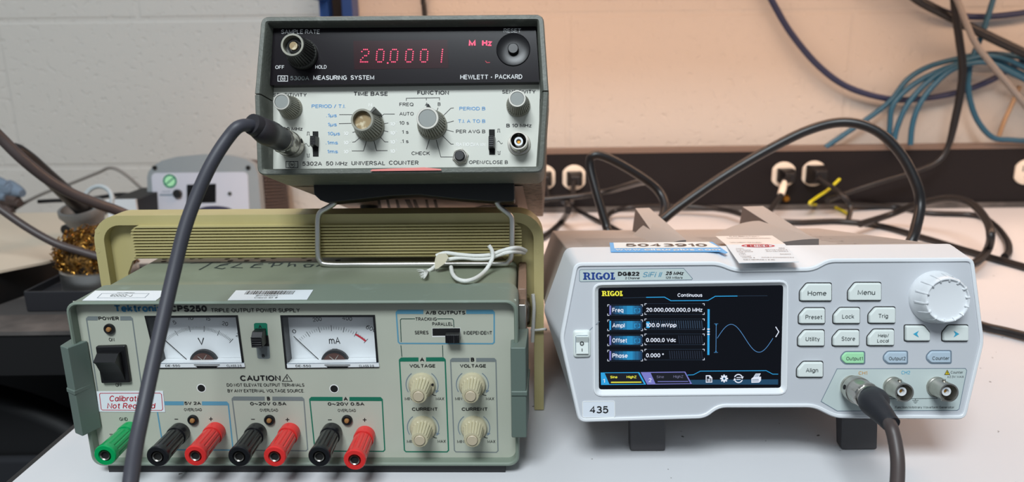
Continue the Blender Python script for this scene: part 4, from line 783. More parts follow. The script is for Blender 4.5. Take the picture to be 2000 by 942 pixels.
# body with vents, fins
def body_loop(y, s): return [(uL+.001+s, y, vt-.0012-s), (uR-.001-s, y, vt-.0012-s), (.1165-s, y, vM), (.098-s, y, -.0420+s+.025*y), (-.104+s, y, -.0420+s+.025*y), (uM+.0016+s, y, vM)]
BE = .232
mb = MB(); mb.loft([body_loop(DB-.004, 0), body_loop(BE-.004, 0), body_loop(BE, .002)], 'rig_grey')
BT = top(RIG, vt-.0012)
for y_ in (.066, .078, .090, .102, .114, .126): mb.poly(BT, [(uL+.012, y_), (-.048, y_), (-.048, y_+.0012), (uL+.012, y_+.0012)], 'rig_grey_shaded', .0001); mb.poly(BT, [(-.010, y_), (.03, y_), (.03, y_+.0012), (-.010, y_+.0012)], 'rig_grey_shaded', .0001); mb.poly(BT, [(.062, y_), (uR-.006, y_), (uR-.006, y_+.0012), (.062, y_+.0012)], 'rig_grey_shaded', .0001)
for i in range(5): mb.disc(BT, (-.046, .060+.012*i), .0012, 'dark_hole', .0002, 3); mb.disc(BT, (.034, .060+.012*i), .0012, 'dark_hole', .0002, 3); mb.disc(BT, (.070+.002*i, .060+.022*i), .0012, 'dark_hole', .0002, 3)
build('body', mb, rig, .001)
def fin(pts):                  # back-left, back-right top; front-right, front-left base (pixels), at given depths
    (bl_, br_, fr_, fl_), yb_, yf = pts; v0 = vt-.0013; a, b = RIG.y(*bl_, yb_), RIG.y(*br_, yb_); c, d = RIG.z(*fr_, v0), RIG.z(*fl_, v0)
    d = np.array([d[0], c[1], v0]); m = MB()
    m.add([a, b, c, d, (a[0]-.002, yb_+.003, v0), (b[0], yb_+.003, v0), (c[0], c[1], v0-.001), (d[0], d[1], v0-.001)], [(0, 1, 2, 3)], 'rig_grey')
    m.add([a, b, c, d, (a[0]-.002, yb_+.003, v0), (b[0], yb_+.003, v0)], [(4, 0, 3), (5, 2, 1), (4, 5, 1, 0)], 'rig_grey_shaded'); m.add([d, c, (b[0], yb_+.003, v0), (a[0]-.002, yb_+.003, v0)], [(0, 1, 2, 3)], 'rig_grey_shaded')  # sides and back in a darker copy of the grey, shade put into colour
    build('stacking_fin', m, rig)
fin((((1241, 407), (1268, 406), (1343, 471), (1285, 471)), .212, 0)); fin((((1450, 404), (1490, 402.5), (1592, 468), (1548, 468)), .212, 0))
for u0, u1 in ((-.049, -.034), (.012, .046)):   # arched shoulder beside each fin
    mb = MB(); n = 10; v0 = vt-.0014; k = (u1-u0)
    lo = []
    for y_, hgt in ((.165, .010), (.055, .004)):
        lo.append([(u0+k*i/n, y_, v0+hgt*math.sin(math.pi*i/n*.5+.0)*(1 if i < n else 1)) for i in range(n+1)]+[(u1, y_, v0-.001), (u0, y_, v0-.001)])
    mb.loft(lo, 'rig_grey', True, False); mb.add(lo[1], [tuple(range(len(lo[1])))], 'rig_grey_shaded'); build('stacking_shoulder', mb, rig)  # front end coloured dark, the shade of the arch painted in
for x0, x1, y1 in ((1231, 1300, 876), (1644, 1714, 871)):
    yf = .034; a = RIG.y(x0, y1, yf); b = RIG.y(x1, y1, yf)
    zb = -RIG.o[2]/RIG.R[2, 2] - (RIG.R[2, 1]/RIG.R[2, 2])*yf
    mb = MB(); mb.loft([[(a[0], yf, zb+.0003), (b[0], yf, zb+.0003), (b[0], yf, -.040), (a[0], yf, -.040)], [(a[0], yf+.008, zb+.0022), (b[0], yf+.008, zb+.0022), (b[0], yf+.011, -.040), (a[0], yf+.011, -.040)]], 'rig_foot'); build('flip_foot', mb, rig, .0012, 3)
# screen
PS = front(RIG, .0022); mb = MB(); mb.poly(PS, inset(sq, -.001), 'screen_black', 0)
S = lambda x, y: (1160+x/3.926, 540+y/3.926)
def sp(pts, m, off=.00012): mb.ppoly(PS, [S(*q) for q in pts], m, off)
def sl(pts, wd, m, off=.00012, closed=False): mb.pline(PS, [S(*q) for q in pts], wd/3.926, m, off, closed)
def stx(s, x0, x1, b, c, m, **k): mb.text(PS, s, S(x0, 0)[0], S(x1, 0)[0], S(0, b)[1], c/3.926, m, .0003, **k)
slab_rigol(mb, PS, *[S(60, 0)[0], S(220, 0)[0], S(0, 112)[1], S(0, 151)[1]], 'ui_yellow', .0003)
stx('Continuous', 640, 830, 157, 27, 'ui_white', bold=.01)
sl([(220, 166), (400, 161)], 3, 'ui_slate'); sl([(400, 161), (540, 159), (590, 187), (875, 185), (930, 153), (1100, 151)], 6, 'ui_cyan'); sl([(1100, 151), (1330, 149)], 3, 'ui_slate')
for y0, lab, x1, val, v1, hot in ((218, 'Freq', 225, '20.000,000,000,0 MHz', 832, 0), (335, 'Ampl', 235, '100.0 mVpp', 632, 1), (450, 'Offset', 252, '0.000,0 Vdc', 628, 0), (567, 'Phase', 258, '0.000 \u00b0', 535, 0)):
    pk = .62; n_ = 16
    for i in range(n_):
        f_ = (i+.5)/n_; lv = max(0, min(5, int(6*(1-abs(f_-pk)/(pk if f_ < pk else 1-pk)*.95)**.8))); xa, xb = 133+238*i/n_, 133+238*(i+1)/n_
        sp([(xa, y0+8), (xb, y0+8), (xb, y0+74), (xa, y0+74)], 'ui_ramp_'+'abcdef'[lv])
    sp([(118, y0+6), (131, y0+6), (131, y0+76), (118, y0+76)], 'ui_cyan' if hot else 'ui_purple', .0002)
    dy = -8
    for i in range(0 if lab == 'Freq' else (15 if not hot else 25)):
        xa = (838-17.5*(i+1)); 
        if xa > v1-(200 if hot else 0): sp([(xa, y0+dy+12), (xa+8, y0+dy+12), (xa+14, y0+dy+74), (xa+6, y0+dy+74)], 'ui_slate' if hot else 'ui_deep')
    for xa, xb, ya, yb_ in ((105, 373, y0, y0+82), (390, 846, y0+dy, y0+dy+82)):
        for cx_, cy_, sx_, sy_ in ((xa, ya, 1, 1), (xb, ya, -1, 1), (xa, yb_, 1, -1), (xb, yb_, -1, -1)): sl([(cx_, cy_+14*sy_), (cx_, cy_), (cx_+14*sx_, cy_)], 4, 'ui_white')
        sl([(xa+14, ya), (xb-14, ya)], 2, 'ui_slate'); sl([(xa+14, yb_), (xb-14, yb_)], 2, 'ui_slate')
    stx(lab, 140, x1, y0+58, 34, 'ui_white', bold=.012)
    if hot: sp([(401, y0+12), (426, y0+12), (426, y0+62), (401, y0+62)], 'ui_cyan', .0002)
    stx(val, 398, v1, y0+54, 31, 'ui_white', bold=.015)
    if lab != 'Phase': sl([(328, y0+30), (312, y0+30), (312, y0+56), (322, y0+56)], 4, 'ui_cyan', .0003); sl([(336, y0+56), (352, y0+56), (352, y0+30), (342, y0+30)], 4, 'ui_cyan', .0003)
sp([(871, 252), (887, 252), (885, 603), (869, 603)], 'ui_cyan'); [sp([(868, y_), (887, y_), (887, y_+9), (868, y_+9)], 'ui_white', .0002) for y_ in (400, 420, 440)]
sl([(937, 370), (935, 580)], 4, 'ui_wave'); sl([(922, 364), (952, 364)], 3, 'ui_wave'); sl([(920, 584), (950, 584)], 3, 'ui_wave'); sp([(930, 374), (937, 366), (944, 374)], 'ui_cyan'); sp([(928, 574), (935, 582), (942, 574)], 'ui_cyan')
sl([(945+i*10.42, 475-107*math.sin(2*math.pi*i/41)) for i in range(42)], 4, 'ui_wave'); sl([(1393, 387), (1417, 426), (1393, 466)], 7, 'ui_white')
sp([(52, 738), (348, 735), (400, 830), (55, 833)], 'ui_cyan'); sp([(82, 742), (338, 741), (383, 825), (118, 827)], 'ui_black', .0002); stx('1', 68, 84, 816, 30, 'ui_white')
sp([(358, 735), (700, 731), (752, 826), (408, 830)], 'ui_purple'); sp([(434, 740), (694, 737), (738, 821), (472, 824)], 'ui_black', .0002); stx('2', 417, 440, 811, 30, 'ui_white')
stx('Sine', 125, 180, 782, 20, 'ui_yellow', bold=.015); stx('HighZ', 250, 327, 781, 20, 'ui_yellow', bold=.015); sp([(130, 808), (363, 807), (363, 815), (130, 817)], 'ui_yellow', .0003)
stx('Sine', 480, 536, 780, 20, 'ui_dim'); stx('HighZ', 608, 685, 778, 20, 'ui_dim'); sp([(488, 804), (722, 803), (722, 808), (488, 809)], 'ui_purple', .0003)
sp([(735, 794), (1412, 790), (1412, 830), (755, 830)], 'ui_teal'); sl([(716, 757), (762, 755), (815, 727), (1320, 723), (1370, 750), (1412, 750)], 5, 'ui_cyan', .0002)
sp([(857, 758), (889, 758), (906, 776), (906, 814), (857, 815)], 'ui_white', .0003); sp([(863, 766), (883, 766), (883, 781), (899, 781), (899, 808), (863, 808)], 'ui_black', .0004); [sl([(869, y_), (893, y_)], 4, 'ui_white', .0005) for y_ in (788, 795, 802)]
gc = (997, 783)
for i in range(8):
    a = i*math.pi/4; ca, sa = math.cos(a), math.sin(a); sp([(gc[0]+ca*r_-sa*w_, gc[1]+sa*r_+ca*w_) for r_, w_ in ((15, -7), (30, -5), (30, 5), (15, 7))], 'ui_white', .0003)
sp([(gc[0]+22*math.cos(a), gc[1]+22*math.sin(a)) for a in np.linspace(0, 6.283, 17)[:-1]], 'ui_white', .0004); sp([(gc[0]+9*math.cos(a), gc[1]+9*math.sin(a)) for a in np.linspace(0, 6.283, 13)[:-1]], 'ui_teal', .0005)
for s_ in (0, math.pi): sl([(1107+31*math.cos(a+s_), 783+31*math.sin(a+s_)) for a in np.linspace(.35, 2.8, 10)], 8, 'ui_white', .0003); sp([(1107+r_*math.cos(a_+s_), 783+r_*math.sin(a_+s_)) for r_, a_ in ((18, 2.75), (44, 2.75), (31, 3.25))], 'ui_white', .0003)
sl([(1092, 776), (1124, 774)], 6, 'ui_white', .0003); sl([(1092, 791), (1124, 789)], 6, 'ui_white', .0003)
sp([(1206, 784), (1222, 772), (1280, 769), (1280, 797), (1266, 814), (1206, 816)], 'ui_white', .0003); sp([(1222, 772), (1238, 746), (1278, 744), (1264, 770)], 'ui_white', .0003); [sl([(1236-4*i, 754+7*i), (1268-4*i, 752+7*i)], 3, 'ui_teal', .0004) for i in range(3)]; sl([(1210, 792), (1262, 790)], 4, 'ui_teal', .0004); sl([(1210, 803), (1262, 801)], 4, 'ui_teal', .0004)
build('screen', mb, rig)
# keys
def key(x0, y0, x1, y1, cut, txt, matn, name, lw, label=None):
    cw = min(13, (x1-x0)*.24); ct = (y1-y0)*.46
    P_ = {'tl': [(x0, y0+ct), (x0+cw, y0), (x1, y0), (x1, y1), (x0, y1)], 'tr': [(x0, y0), (x1-cw, y0), (x1, y0+ct), (x1, y1), (x0, y1)], 'l': [(x0, y0+ct*.8), (x0+cw*.7, y0), (x1, y0), (x1, y1), (x0+cw*.7, y1), (x0, y1-ct*.7)]}[cut]
    p2 = [RF.p(*q) for q in P_]; m = MB(); kl = lambda d_: rquad(inset(p2, d_), max(.00025, .0009-d_*.6), 3); o_ = kl(0)
    m.poly(RF, kl(-.0005), 'dark_rubber' if matn == 'rig_key' else 'ink_arc', .00012)
    H = .0019 if matn == 'rig_key' else .0008
    m.loft([[RF.q(a, -.0001) for a in o_], [RF.q(a, H-.0006) for a in kl(.0002)], [RF.q(a, H-.0001) for a in kl(.0005)], [RF.q(a, H) for a in kl(.0008)]], matn)
    KP = front(RIG, .0009-H-.0001)
    if txt == '<' or txt == '>':
        cx = (x0+x1)/2+(-1 if txt == '<' else 3); cy = (y0+y1)/2+2; s_ = -1 if txt == '<' else 1
        m.ppoly(KP, [(cx-s_*5, cy-6.5), (cx+s_*6, cy), (cx-s_*5, cy+6.5), (cx-s_*1.5, cy)], 'ink_cyan', .0001)
    else:
        for s, a, b, base, cp in lw: m.text(KP, s, a, b, base, cp, 'ink_key', .0001)
    o = build(name, m, rig, sharp=8); tag(o, label); return o
K = 'rig_key'
for a in ((1561.7, 553.6, 1622.8, 587.6, 'tl', 'H', K, 'key', [('Home', 1577.3, 1614, 577.6, 9.4)], 'white key marked Home'), (1655.7, 552.4, 1719.4, 586.8, 'tl', 'M', K, 'key', [('Menu', 1675, 1709, 576.2, 9.6)], 'white key marked Menu'),
          (1559.6, 601.8, 1609.7, 632, 'tl', '', K, 'key', [('Preset', 1573, 1605.5, 623.6, 8.2)], 'white key marked Preset'), (1627, 601.3, 1678, 631.6, 'tl', '', K, 'key', [('Lock', 1644.7, 1668, 622.5, 8.2)], 'white key marked Lock'), (1695.4, 600.2, 1747, 631, 'tl', '', K, 'key', [('Trig', 1715.8, 1734.6, 621.4, 8.2)], 'white key marked Trig'),
          (1558, 645, 1608.7, 675.7, 'tl', '', K, 'key', [('Utility', 1573, 1601, 666.5, 8.2)], 'white key marked Utility'), (1625.4, 644.6, 1676.6, 675.4, 'tl', '', K, 'key', [('Store', 1643.7, 1670, 665.9, 8.2)], 'white key marked Store'), (1693.3, 643.4, 1744.5, 674.6, 'tl', '', K, 'key', [('Help/', 1715, 1736, 659, 6.6), ('Local', 1713, 1735.6, 669.2, 6.6)], 'white key marked Help Local'),
          (1556, 706.6, 1606, 736.3, 'tl', '', K, 'key', [('Align', 1573.7, 1597.7, 727.5, 8.2)], 'white key marked Align'), (1766.5, 635.6, 1814.5, 665.8, 'tr', '<', K, 'key', [], 'white key with a left arrow'), (1839.6, 635.4, 1889.2, 665.8, 'tl', '>', K, 'key', [], 'white key with a right arrow'),
          (1642.6, 687.6, 1688, 710.7, 'l', '', 'rig_green', 'output_key', [('Output1', 1652.6, 1685, 704, 6.8)], 'lit green key marked Output1'), (1725.7, 686.8, 1771.5, 710.4, 'l', '', 'rig_blue', 'output_key', [('Output2', 1736, 1768.5, 703.9, 6.8)], 'pale blue key marked Output2'), (1809.8, 685.8, 1856.7, 709.6, 'l', '', 'rig_blue', 'output_key', [('Counter', 1820.8, 1853.7, 703.3, 6.8)], 'pale blue key marked Counter')):
    key(*a)
# big dial
L = .0118; h = RIG.y(1851.4, 587, .0009-L); c = (h[0], h[2])
mb = MB(); knob_lathe(mb, c, .0009, [(.0141, -.0001), (.0141, .0010), (.0137, .0022), (.0130, .0040), (.0122, .0085), (.0118, L-.0008), (.0113, L), (.0108, L), (.0104, L-.0010), (.0100, L-.0011)], 'rig_white', 56); dl = build('dial_knob', mb, rig, sharp=50)
for i in range(14):
    a = 2*math.pi*(i+.3)/14; ca, sa = math.cos(a), math.sin(a); mb = MB()
    P3 = lambda r_, t_, w_: (c[0]+ca*r_-sa*w_, .0009-t_, c[1]+sa*r_+ca*w_)
    mb.loft([[P3(r_, t_-.0012, -.0006), P3(r_, t_-.0012, .0006), P3(r_, t_+.0004, .00035), P3(r_, t_+.0004, -.00035)] for r_, t_ in ((.0132, .0046), (.0121, L-.0012), (.0112, L+.0002), (.0096, L-.0007))], 'rig_white'); build('grip_rib', mb, dl, .00012)
# power switch, number label
mb = MB(); sw = rquad([RF.p(*q) for q in ((1119, 644.5), (1153.5, 643.8), (1153.8, 698), (1119.4, 698.8))], .002); mb.loft([[RF.q(a, -.0001) for a in sw], [RF.q(a, .0008) for a in inset(sw, .0002)], [RF.q(a, .0014) for a in inset(sw, .0009)]], 'rig_key'); o = build('power_switch', mb, rig, sharp=50)
mb = MB(); rq = rquad([RF.p(*q) for q in ((1124.5, 655.5), (1148, 655), (1148.4, 689), (1125, 689.4))], .0008); mb.poly(RF, inset(rq, -.0003), 'ink_arc', .0015)
us = [a[0] for a in rq]; vs_ = [a[1] for a in rq]; u0, u1, v0, v1 = min(us), max(us), min(vs_), max(vs_)
mb.loft([[(u, .0009-t_, v) for t_, v in ((.001, v0), (.0026, v0), (.0017, v0+(v1-v0)*.62), (.0034, v1-.0003), (.001, v1))] for u in (u0, u1)], 'rig_key')
PK = front(RIG, .0009-.0024); cc = PK.p(1136.5, 671); mb.line(PK, [cc+.0009*np.array([math.cos(a), math.sin(a)]) for a in np.linspace(0, 6.28, 13)[:-1]], .0004, 'ink_black', .0001, True); mb.pline(PK, [(1136.8, 681), (1137, 687)], 1.4, 'ink_black', .0001); build('rocker', mb, o)
mb = MB(); lq = rquad([RF.p(*q) for q in ((1137, 783.6), (1201, 783), (1201.6, 815.6), (1137.6, 816.4))], .0012); mb.prism(RF, lq, .0001, .0003, 'sticker_pale'); mb.line(RF, inset(lq, .0002), .0003, 'ink_pale', .0004, True); mb.text(RF, '435', 1151, 1188, 807.4, 14.2, 'ink_black', .0004, bold=.012); tag(build('number_label', mb, rig), 'pale label reading 435')
# output sockets
for x_, y_, l_ in ((1766.5, 767.6, 'second output socket, empty'), (1854, 767.6, 'counter input socket, empty')):
    h = RIG.y(x_, y_, .0009-.0116); bnc(RIG, (h[0], h[2]), rig, .0009, .0116, .0056, label=l_, inner='knob_metal')
h = RIG.y(1664, 756, .0009); cB = (h[0], h[2]); bnc(RIG, cB, rig, .0009, label='first output socket with the dark cable plugged in')
# stickers on the lid
sl_v = np.array([0, DB, vt-o2[0][1]]); sl_v /= np.linalg.norm(sl_v); PHs = Plane(RIG, (0, 0, o2[0][1]+.0001), (1, 0, 0), sl_v, np.cross((1, 0, 0), sl_v))
mb = MB()
mb.pprism(PHs, [(1190.5, 476), (1391, 474.5), (1421, 495), (1416, 497), (1404, 493), (1193, 493.5)], .0003, .0006, 'ink_sky'); mb.ppoly(PHs, [(1198, 476.2), (1384, 474.9), (1406, 486.2), (1200, 487.6)], 'ink_pale', .0007)
mb.text(PHs, '5043910', 1222, 1383, 484.4, 6, 'ink_brown', .0008, up=(1221, 478.6), bold=.02); mb.text(PHs, 'www.allsurplus.com', 1202, 1408, 492, 3.4, 'ink_pale', .0008, up=(1201.6, 488.6), bold=.02)
tag(build('asset_sticker', mb, rig), 'blue and white sticker with the number 5043910')
mb = MB(); mb.pprism(PHs, [(1418, 480), (1533, 478.6), (1560, 513.5), (1443, 515.6)], .0003, .0006, 'sticker_white')
mb.pprism(PHs, [(1397.5, 463.2), (1508, 462), (1533, 478.6), (1418, 480)], .0003, .0006, 'sticker_cream')
a0, a1 = PHs.p(1450, 482.6), PHs.p(1511, 482.4); cm = (a0+a1)/2; rx_ = abs(a1[0]-a0[0])/2; ry_ = .0042
el = lambda k, s_: [cm+np.array([rx_*k*math.cos(a), ry_*s_*math.sin(a)]) for a in np.linspace(0, 6.283, 25)[:-1]]
mb.line(PHs, el(1, 1), .0013, 'ink_red', .0007, True); mb.text(PHs, 'BENCO', 1459, 1503, 484.2, 3, 'ink_red', .0008, up=(1458, 481.2), bold=.03)
for s, x0, x1, b in (('Asset', 1437, 1452, 489), ('868', 1521, 1533, 488.2), ('Cal Date', 1438, 1467, 492), ('01/13/2023', 1495, 1538, 491.5), ('Due Date', 1440, 1471, 495), ('01/13/2024', 1497, 1540, 494.5), ('Make', 1443, 1456, 498), ('Mfr', 1444, 1458, 501), ('DG822', 1524, 1545, 500), ('Model', 1447, 1467, 504.2), ('Serial #', 1450, 1475, 507), ('DG8A225000224', 1488, 1551, 506.5), ('SEMIKRON INC', 1452, 1514, 511)):
    mb.text(PHs, s, x0, x1, b, 2, 'ink_faint' if s[0] != 'S' or s[1] == 'e' else 'ink_brown', .0008, up=(x0-.9, b-1.6), bold=.0)
for s, x0, x1, b in (('CALIBRATION', 1425, 1483, 465.4), ('This unit meets or exceeds published specifications', 1420, 1505, 468.6), ('CAUTION: CALIBRATION VOID IF SEAL BROKEN', 1426, 1488, 477)): mb.text(PHs, s, x0, x1, b, 1.6, 'ink_faint', .0008, up=(x0-1.6, b-1.7))
tag(build('calibration_sticker', mb, rig), 'large cream and white calibration sheet stuck over the lid')

# ================================================================== CABLES
def W(p):
    x_, y_, k, v = p; return wy(x_, y_, v) if k == 'y' else wz(x_, y_, v)
def cord(name, label, cat, pts, r, m, group=None, seg=10, sub=6, extra=None):
    mb = MB(); P_ = [W(p) if len(p) == 4 else np.array(p, float) for p in pts]; mb.tube(P_, r, m, seg, sub)
    for (q, r2, m2) in (extra or []): mb.tube([W(p) if len(p) == 4 else np.array(p, float) for p in q], r2, m2, seg, sub)
    return tag(build(name, mb, sharp=60), label, cat, group)
def plug_cable(fr, c, y0, label, pts, r, boot_mid, cordm, b1_=.034):
    t_ = bpy.data.objects.new('signal_cable', None); COL.objects.link(t_); t_.empty_display_size = .02; o0 = fr.world((c[0], y0, c[1])); t_.location = o0; tag(t_, label, 'cable')
    n = fr.R @ np.array([0, -1., 0])
    mb = MB(); prof = [(.0058, .0035), (.0072, .0040), (.0072, .0085), (.0068, .0090), (.0068, .0115, .05), (.0070, .0175, .05), (.0066, .0185), (.0060, .0190), (.0060, .0225), (.0050, .0228)]
    mb.lathe(prof, (0, 0, 0), n, 'nickel', 48, cap0=True)
    for s_ in (1, -1):
        e_ = fr.R @ np.array([s_*1., 0, .25]); mb.lathe([(.0013, .0060), (.0013, .0074)], n*.0066, e_, 'dark_hole', 12)
    build('coupling_nut', mb, t_)
    P_ = [W(p)-o0 for p in pts]; b0 = n*.0205; b1 = n*b1_
    mb = MB(); path = [b0, b1]+[q-o0 for q in boot_mid]; rs = ([.0062, .0068, .0064, .0056, .0046, .0042, .0047] if len(path) == 6 else [.0062, .0068, .0064, .0054, .0050])[:len(path)]; mb.tube(path, rs, 'boot_black', 20, 6); build('boot', mb, t_)
    mb = MB(); mb.tube([path[-2]]+P_, r, cordm, 16, 8); build('cord', mb, t_, sharp=60)
    return t_
nH = HP.R @ np.array([0, -1., 0]); oH = HP.world((cA[0], 0, cA[1]))
plug_cable(HP, cA, 0, 'dark signal cable plugged into the counter and hanging down across the power supply',
    [(470, 246, 'y', .345), (445, 270, 'y', .342), (412, 322, 'y', .336), (382, 388, 'y', .330), (360, 450, 'y', .324), (340, 530, 'y', .316), (318, 625, 'y', .305), (297, 720, 'y', .293), (279, 805, 'y', .281), (265, 872, 'y', .269), (255, 942, 'y', .256), (247, 1010, 'y', .245)],
    .00305, [wy(519, 258, .3585), wy(502, 247, .353), wy(491, 242, .350)], 'cord_dark')
plug_cable(RIG, cB, .0009, 'dark signal cable plugged into the white generator and dropping over the bench edge',
    [(1741, 836, 'y', .3085), (1748, 862, 'y', .304), (1753, 900, 'y', .298), (1752, 945, 'y', .290), (1746, 1000, 'y', .280)],
    .0031, [wy(1703, 787, .330), wy(1718, 803, .3225), wy(1733, 820, .3155), wy(1742, 830, .312)], 'cord_brown', .0255)
# power cords behind the generator
G_ = 'black cords lying on the bench'
cord('power_cable', 'thick black cord rising in a narrow bend in front of the raceway, beside the counter', 'cord', [(.12, .72, .005), (.112, .67, .012), (1193, 465, 'y', .665), (1184, 440, 'y', .67), (1166, 380, 'y', .68), (1152, 322, 'y', .69), (1162, 303, 'y', .69), (1195, 312, 'y', .69), (1250, 344, 'y', .69), (1285, 372, 'y', .69), (1299, 402, 'y', .68), (1292, 432, 'y', .67), (1282, 462, 'y', .67), (.166, .69, .012), (.15, .74, .005)], .0043, 'cord_black', seg=14)
cord('power_cable', 'thick black cord arching high over the white generator', 'cord', [(.20, .72, .0055), (.175, .665, .012), (1268, 462, 'y', .655), (1300, 425, 'y', .66), (1350, 387, 'y', .665), (1420, 340, 'y', .67), (1500, 293, 'y', .67), (1580, 254, 'y', .665), (1650, 239, 'y', .655), (1712, 256, 'y', .645), (1760, 302, 'y', .635), (1790, 360, 'y', .625), (1797, 400, 'y', .62), (1790, 440, 'y', .61), (1776, 478, 'y', .60), (.322, .604, .035), (.306, .625, .007), (.262, .665, .0055)], 0.0045, 'cord_black', seg=14)
cord('power_cable', 'black cord running sideways in front of the raceway from behind the counter', 'cord', [(1040, 392, 'y', .92), (1085, 388, 'y', .92), (1135, 383, 'y', .92), (1190, 373, 'y', .92), (1225, 363, 'y', .85), (1250, 356, 'y', .77), (1268, 354, 'y', .706)], .0038, 'cord_black')
cord('power_cable', 'black cord curving down beside the handle of the power supply', 'cord', [(1108, 398, 'y', .93), (1110, 412, 'y', .88), (1098, 432, 'z', .004), (1075, 454, 'z', .004), (1050, 470, 'z', .004), (1020, 490, 'z', .004)], .0042, 'cord_black')
cord('power_cable', 'thin black cord crossing diagonally behind the narrow bend', 'cord', [(1100, 395, 'y', .98), (1130, 412, 'z', .004), (1165, 430, 'z', .004), (1200, 446, 'z', .004), (1240, 470, 'z', .004)], .0030, 'cord_black')
cord('power_cable', 'black cord coiled in a flat loop on the bench behind the generator lid', 'cord', [(1215, 465, 'z', .013), (1190, 448, 'z', .012), (1183, 432, 'z', .0115), (1196, 415, 'z', .010), (1235, 405, 'y', 1.0), (1290, 402, 'y', 1.02), (1350, 404, 'y', 1.02), (1410, 410, 'y', 1.0), (1450, 420, 'y', .96), (1500, 440, 'z', .004)], .0036, 'cord_black')
cord('power_cable', 'black cord passing behind the generator towards the right edge of the bench', 'cord', [(1500, 432, 'z', .004), (1560, 435, 'z', .004), (1640, 433, 'z', .004), (1720, 442, 'z', .004), (1800, 464, 'z', .004), (1900, 494, 'z', .004), (1990, 519, 'z', .004), (2080, 545, 'z', .004), (2170, 569, 'z', .004), (2500, 640, 'z', .004)], .0040, 'cord_black')
cord('power_cable', 'black cord bowing up in a wide hoop at the right of the bench', 'cord', [(1680, 438, 'z', .016), (1735, 421, 'y', .93), (1790, 400, 'y', .90), (1850, 388, 'y', .86), (1895, 397, 'y', .83), (1925, 428, 'y', .79), (1935, 460, 'y', .76), (1928, 490, 'z', .014), (1908, 512, 'z', .013), (1890, 520, 'z', .013)], .0044, 'cord_black')
cord('power_cable', 'black cord looping around behind the wide hoop', 'cord', [(1655, 398, 'y', 1.03), (1740, 404, 'z', .004), (1810, 416, 'z', .004), (1905, 421, 'z', .004), (1942, 440, 'z', .004), (1966, 470, 'z', .004), (1970, 492, 'z', .005), (1962, 502, 'z', .005)], .0040, 'cord_black')
cord('power_cable', 'short black cord on the bench beyond the lower right of the generator', 'cord', [(1890, 628, 'z', .0045), (1930, 640, 'z', .0045), (1970, 649, 'z', .0045), (2060, 672, 'z', .0045), (2150, 694, 'z', .0045), (2500, 770, 'z', .0045)], .0036, 'cord_black')
# outlets and what is plugged into them
YF = 1.0548
def outlet(px, py, label):
    c = wy(px, py, YF); t_ = bpy.data.objects.new('power_outlet', None); COL.objects.link(t_); t_.location = (c[0], 1.056, c[2]); t_.empty_display_size = .02; tag(t_, label, 'outlet', 'outlets along the raceway')
    mb = MB(); sh_ = [(.0185*math.cos(math.radians(a)), .0185*math.sin(math.radians(a))) for a in range(0, 360, 8)]; sh_ = [(max(-.0165, min(.0165, x)), z) for x, z in sh_]
    mb.loft([[(x, .001, z) for x, z in sh_], [(x, -.0025, z) for x, z in sh_], [(x*.94, -.0032, z*.94) for x, z in sh_]], 'outlet_white', False); build('face', mb, t_)
    mb = MB()
    for x0 in (-.007, .0055): mb.box((x0, -.0036, .001), (x0+.0016, -.0030, .0095), 'dark_hole')
    mb.lathe([(.0024, 0), (.0024, .0036)], (0, 0, -.007), (0, -1, 0), 'dark_hole', 12); build('slots', mb, t_)
    return c
o1 = outlet(1062, 347, 'white outlet half hidden by the corner of the counter'); o2_ = outlet(1121, 347, 'white outlet with a black plug, beside the narrow cord bend'); o3 = outlet(1530, 341, 'white outlet holding a black plug with a white sleeved cord'); o4 = outlet(1589, 339, 'white outlet with a flat black plug above the yellow wire'); outlet(2004, 336, 'empty white outlet at the right edge')
def wall_plug(c, label, pts, r, w_=.011, hgt=.010, sleeve=None):
    t_ = bpy.data.objects.new('wall_plug', None); COL.objects.link(t_); t_.location = (c[0], 1.0525, c[2]); t_.empty_display_size = .02; tag(t_, label, 'plug')
    mb = MB(); mb.loft([[(-w_*k, -y_, -hgt*k), (w_*k, -y_, -hgt*k), (w_*k, -y_, hgt*k), (-w_*k, -y_, hgt*k)] for k, y_ in ((1, 0), (1, .012), (.62, .026))], 'cord_black'); build('body', mb, t_, .0015)
    P_ = [W(p)-np.array(t_.location) for p in pts]; mb = MB(); mb.tube([np.array([0, -.022, 0])]+P_, r, 'cord_black', 10, 6); build('cord', mb, t_)
    if sleeve: mb = MB(); mb.tube([W(p)-np.array(t_.location) for p in sleeve], [.0036, .0052, .0048], 'outlet_white', 12, 5); build('sleeve', mb, t_, sharp=60)
wall_plug(o2_, 'black plug in the outlet next to the counter', [(1120, 362, 'y', 1.02), (1119, 380, 'y', 1.0), (1116, 396, 'y', .99)], .0036)
wall_plug(o1, 'black plug mostly hidden behind the counter', [(1066, 365, 'y', 1.02), (1072, 392, 'y', 1.0)], .0034)
wall_plug(o3, 'black plug whose cord wears a white sleeve', [(1530, 356, 'y', 1.02), (1527, 378, 'y', 1.0), (1514, 398, 'y', .98), (1498, 420, 'y', .96)], .0040, sleeve=[(1532, 356, 'y', 1.014), (1529, 368, 'y', 1.004), (1525, 381, 'y', .996)])
wall_plug(o4, 'flat black plug beside the sleeved one', [(1600, 350, 'y', 1.02), (1625, 365, 'y', 1.0), (1648, 384, 'y', .98), (1661, 405, 'z', .02), (1656, 432, 'z', .004)], .0034, .013, .013)
cord('jumper_wire', 'bright yellow wire bent in a sharp angle in front of the raceway', 'wire', [(1640, 350, 'y', 1.03), (1616, 372, 'y', 1.02), (1595, 386, 'y', 1.01), (1581, 398, 'y', 1.0), (1600, 401, 'z', .003), (1626, 404, 'z', .003), (1645, 412, 'z', .003), (1657, 419, 'z', .003)], .0021, 'cord_yellow')
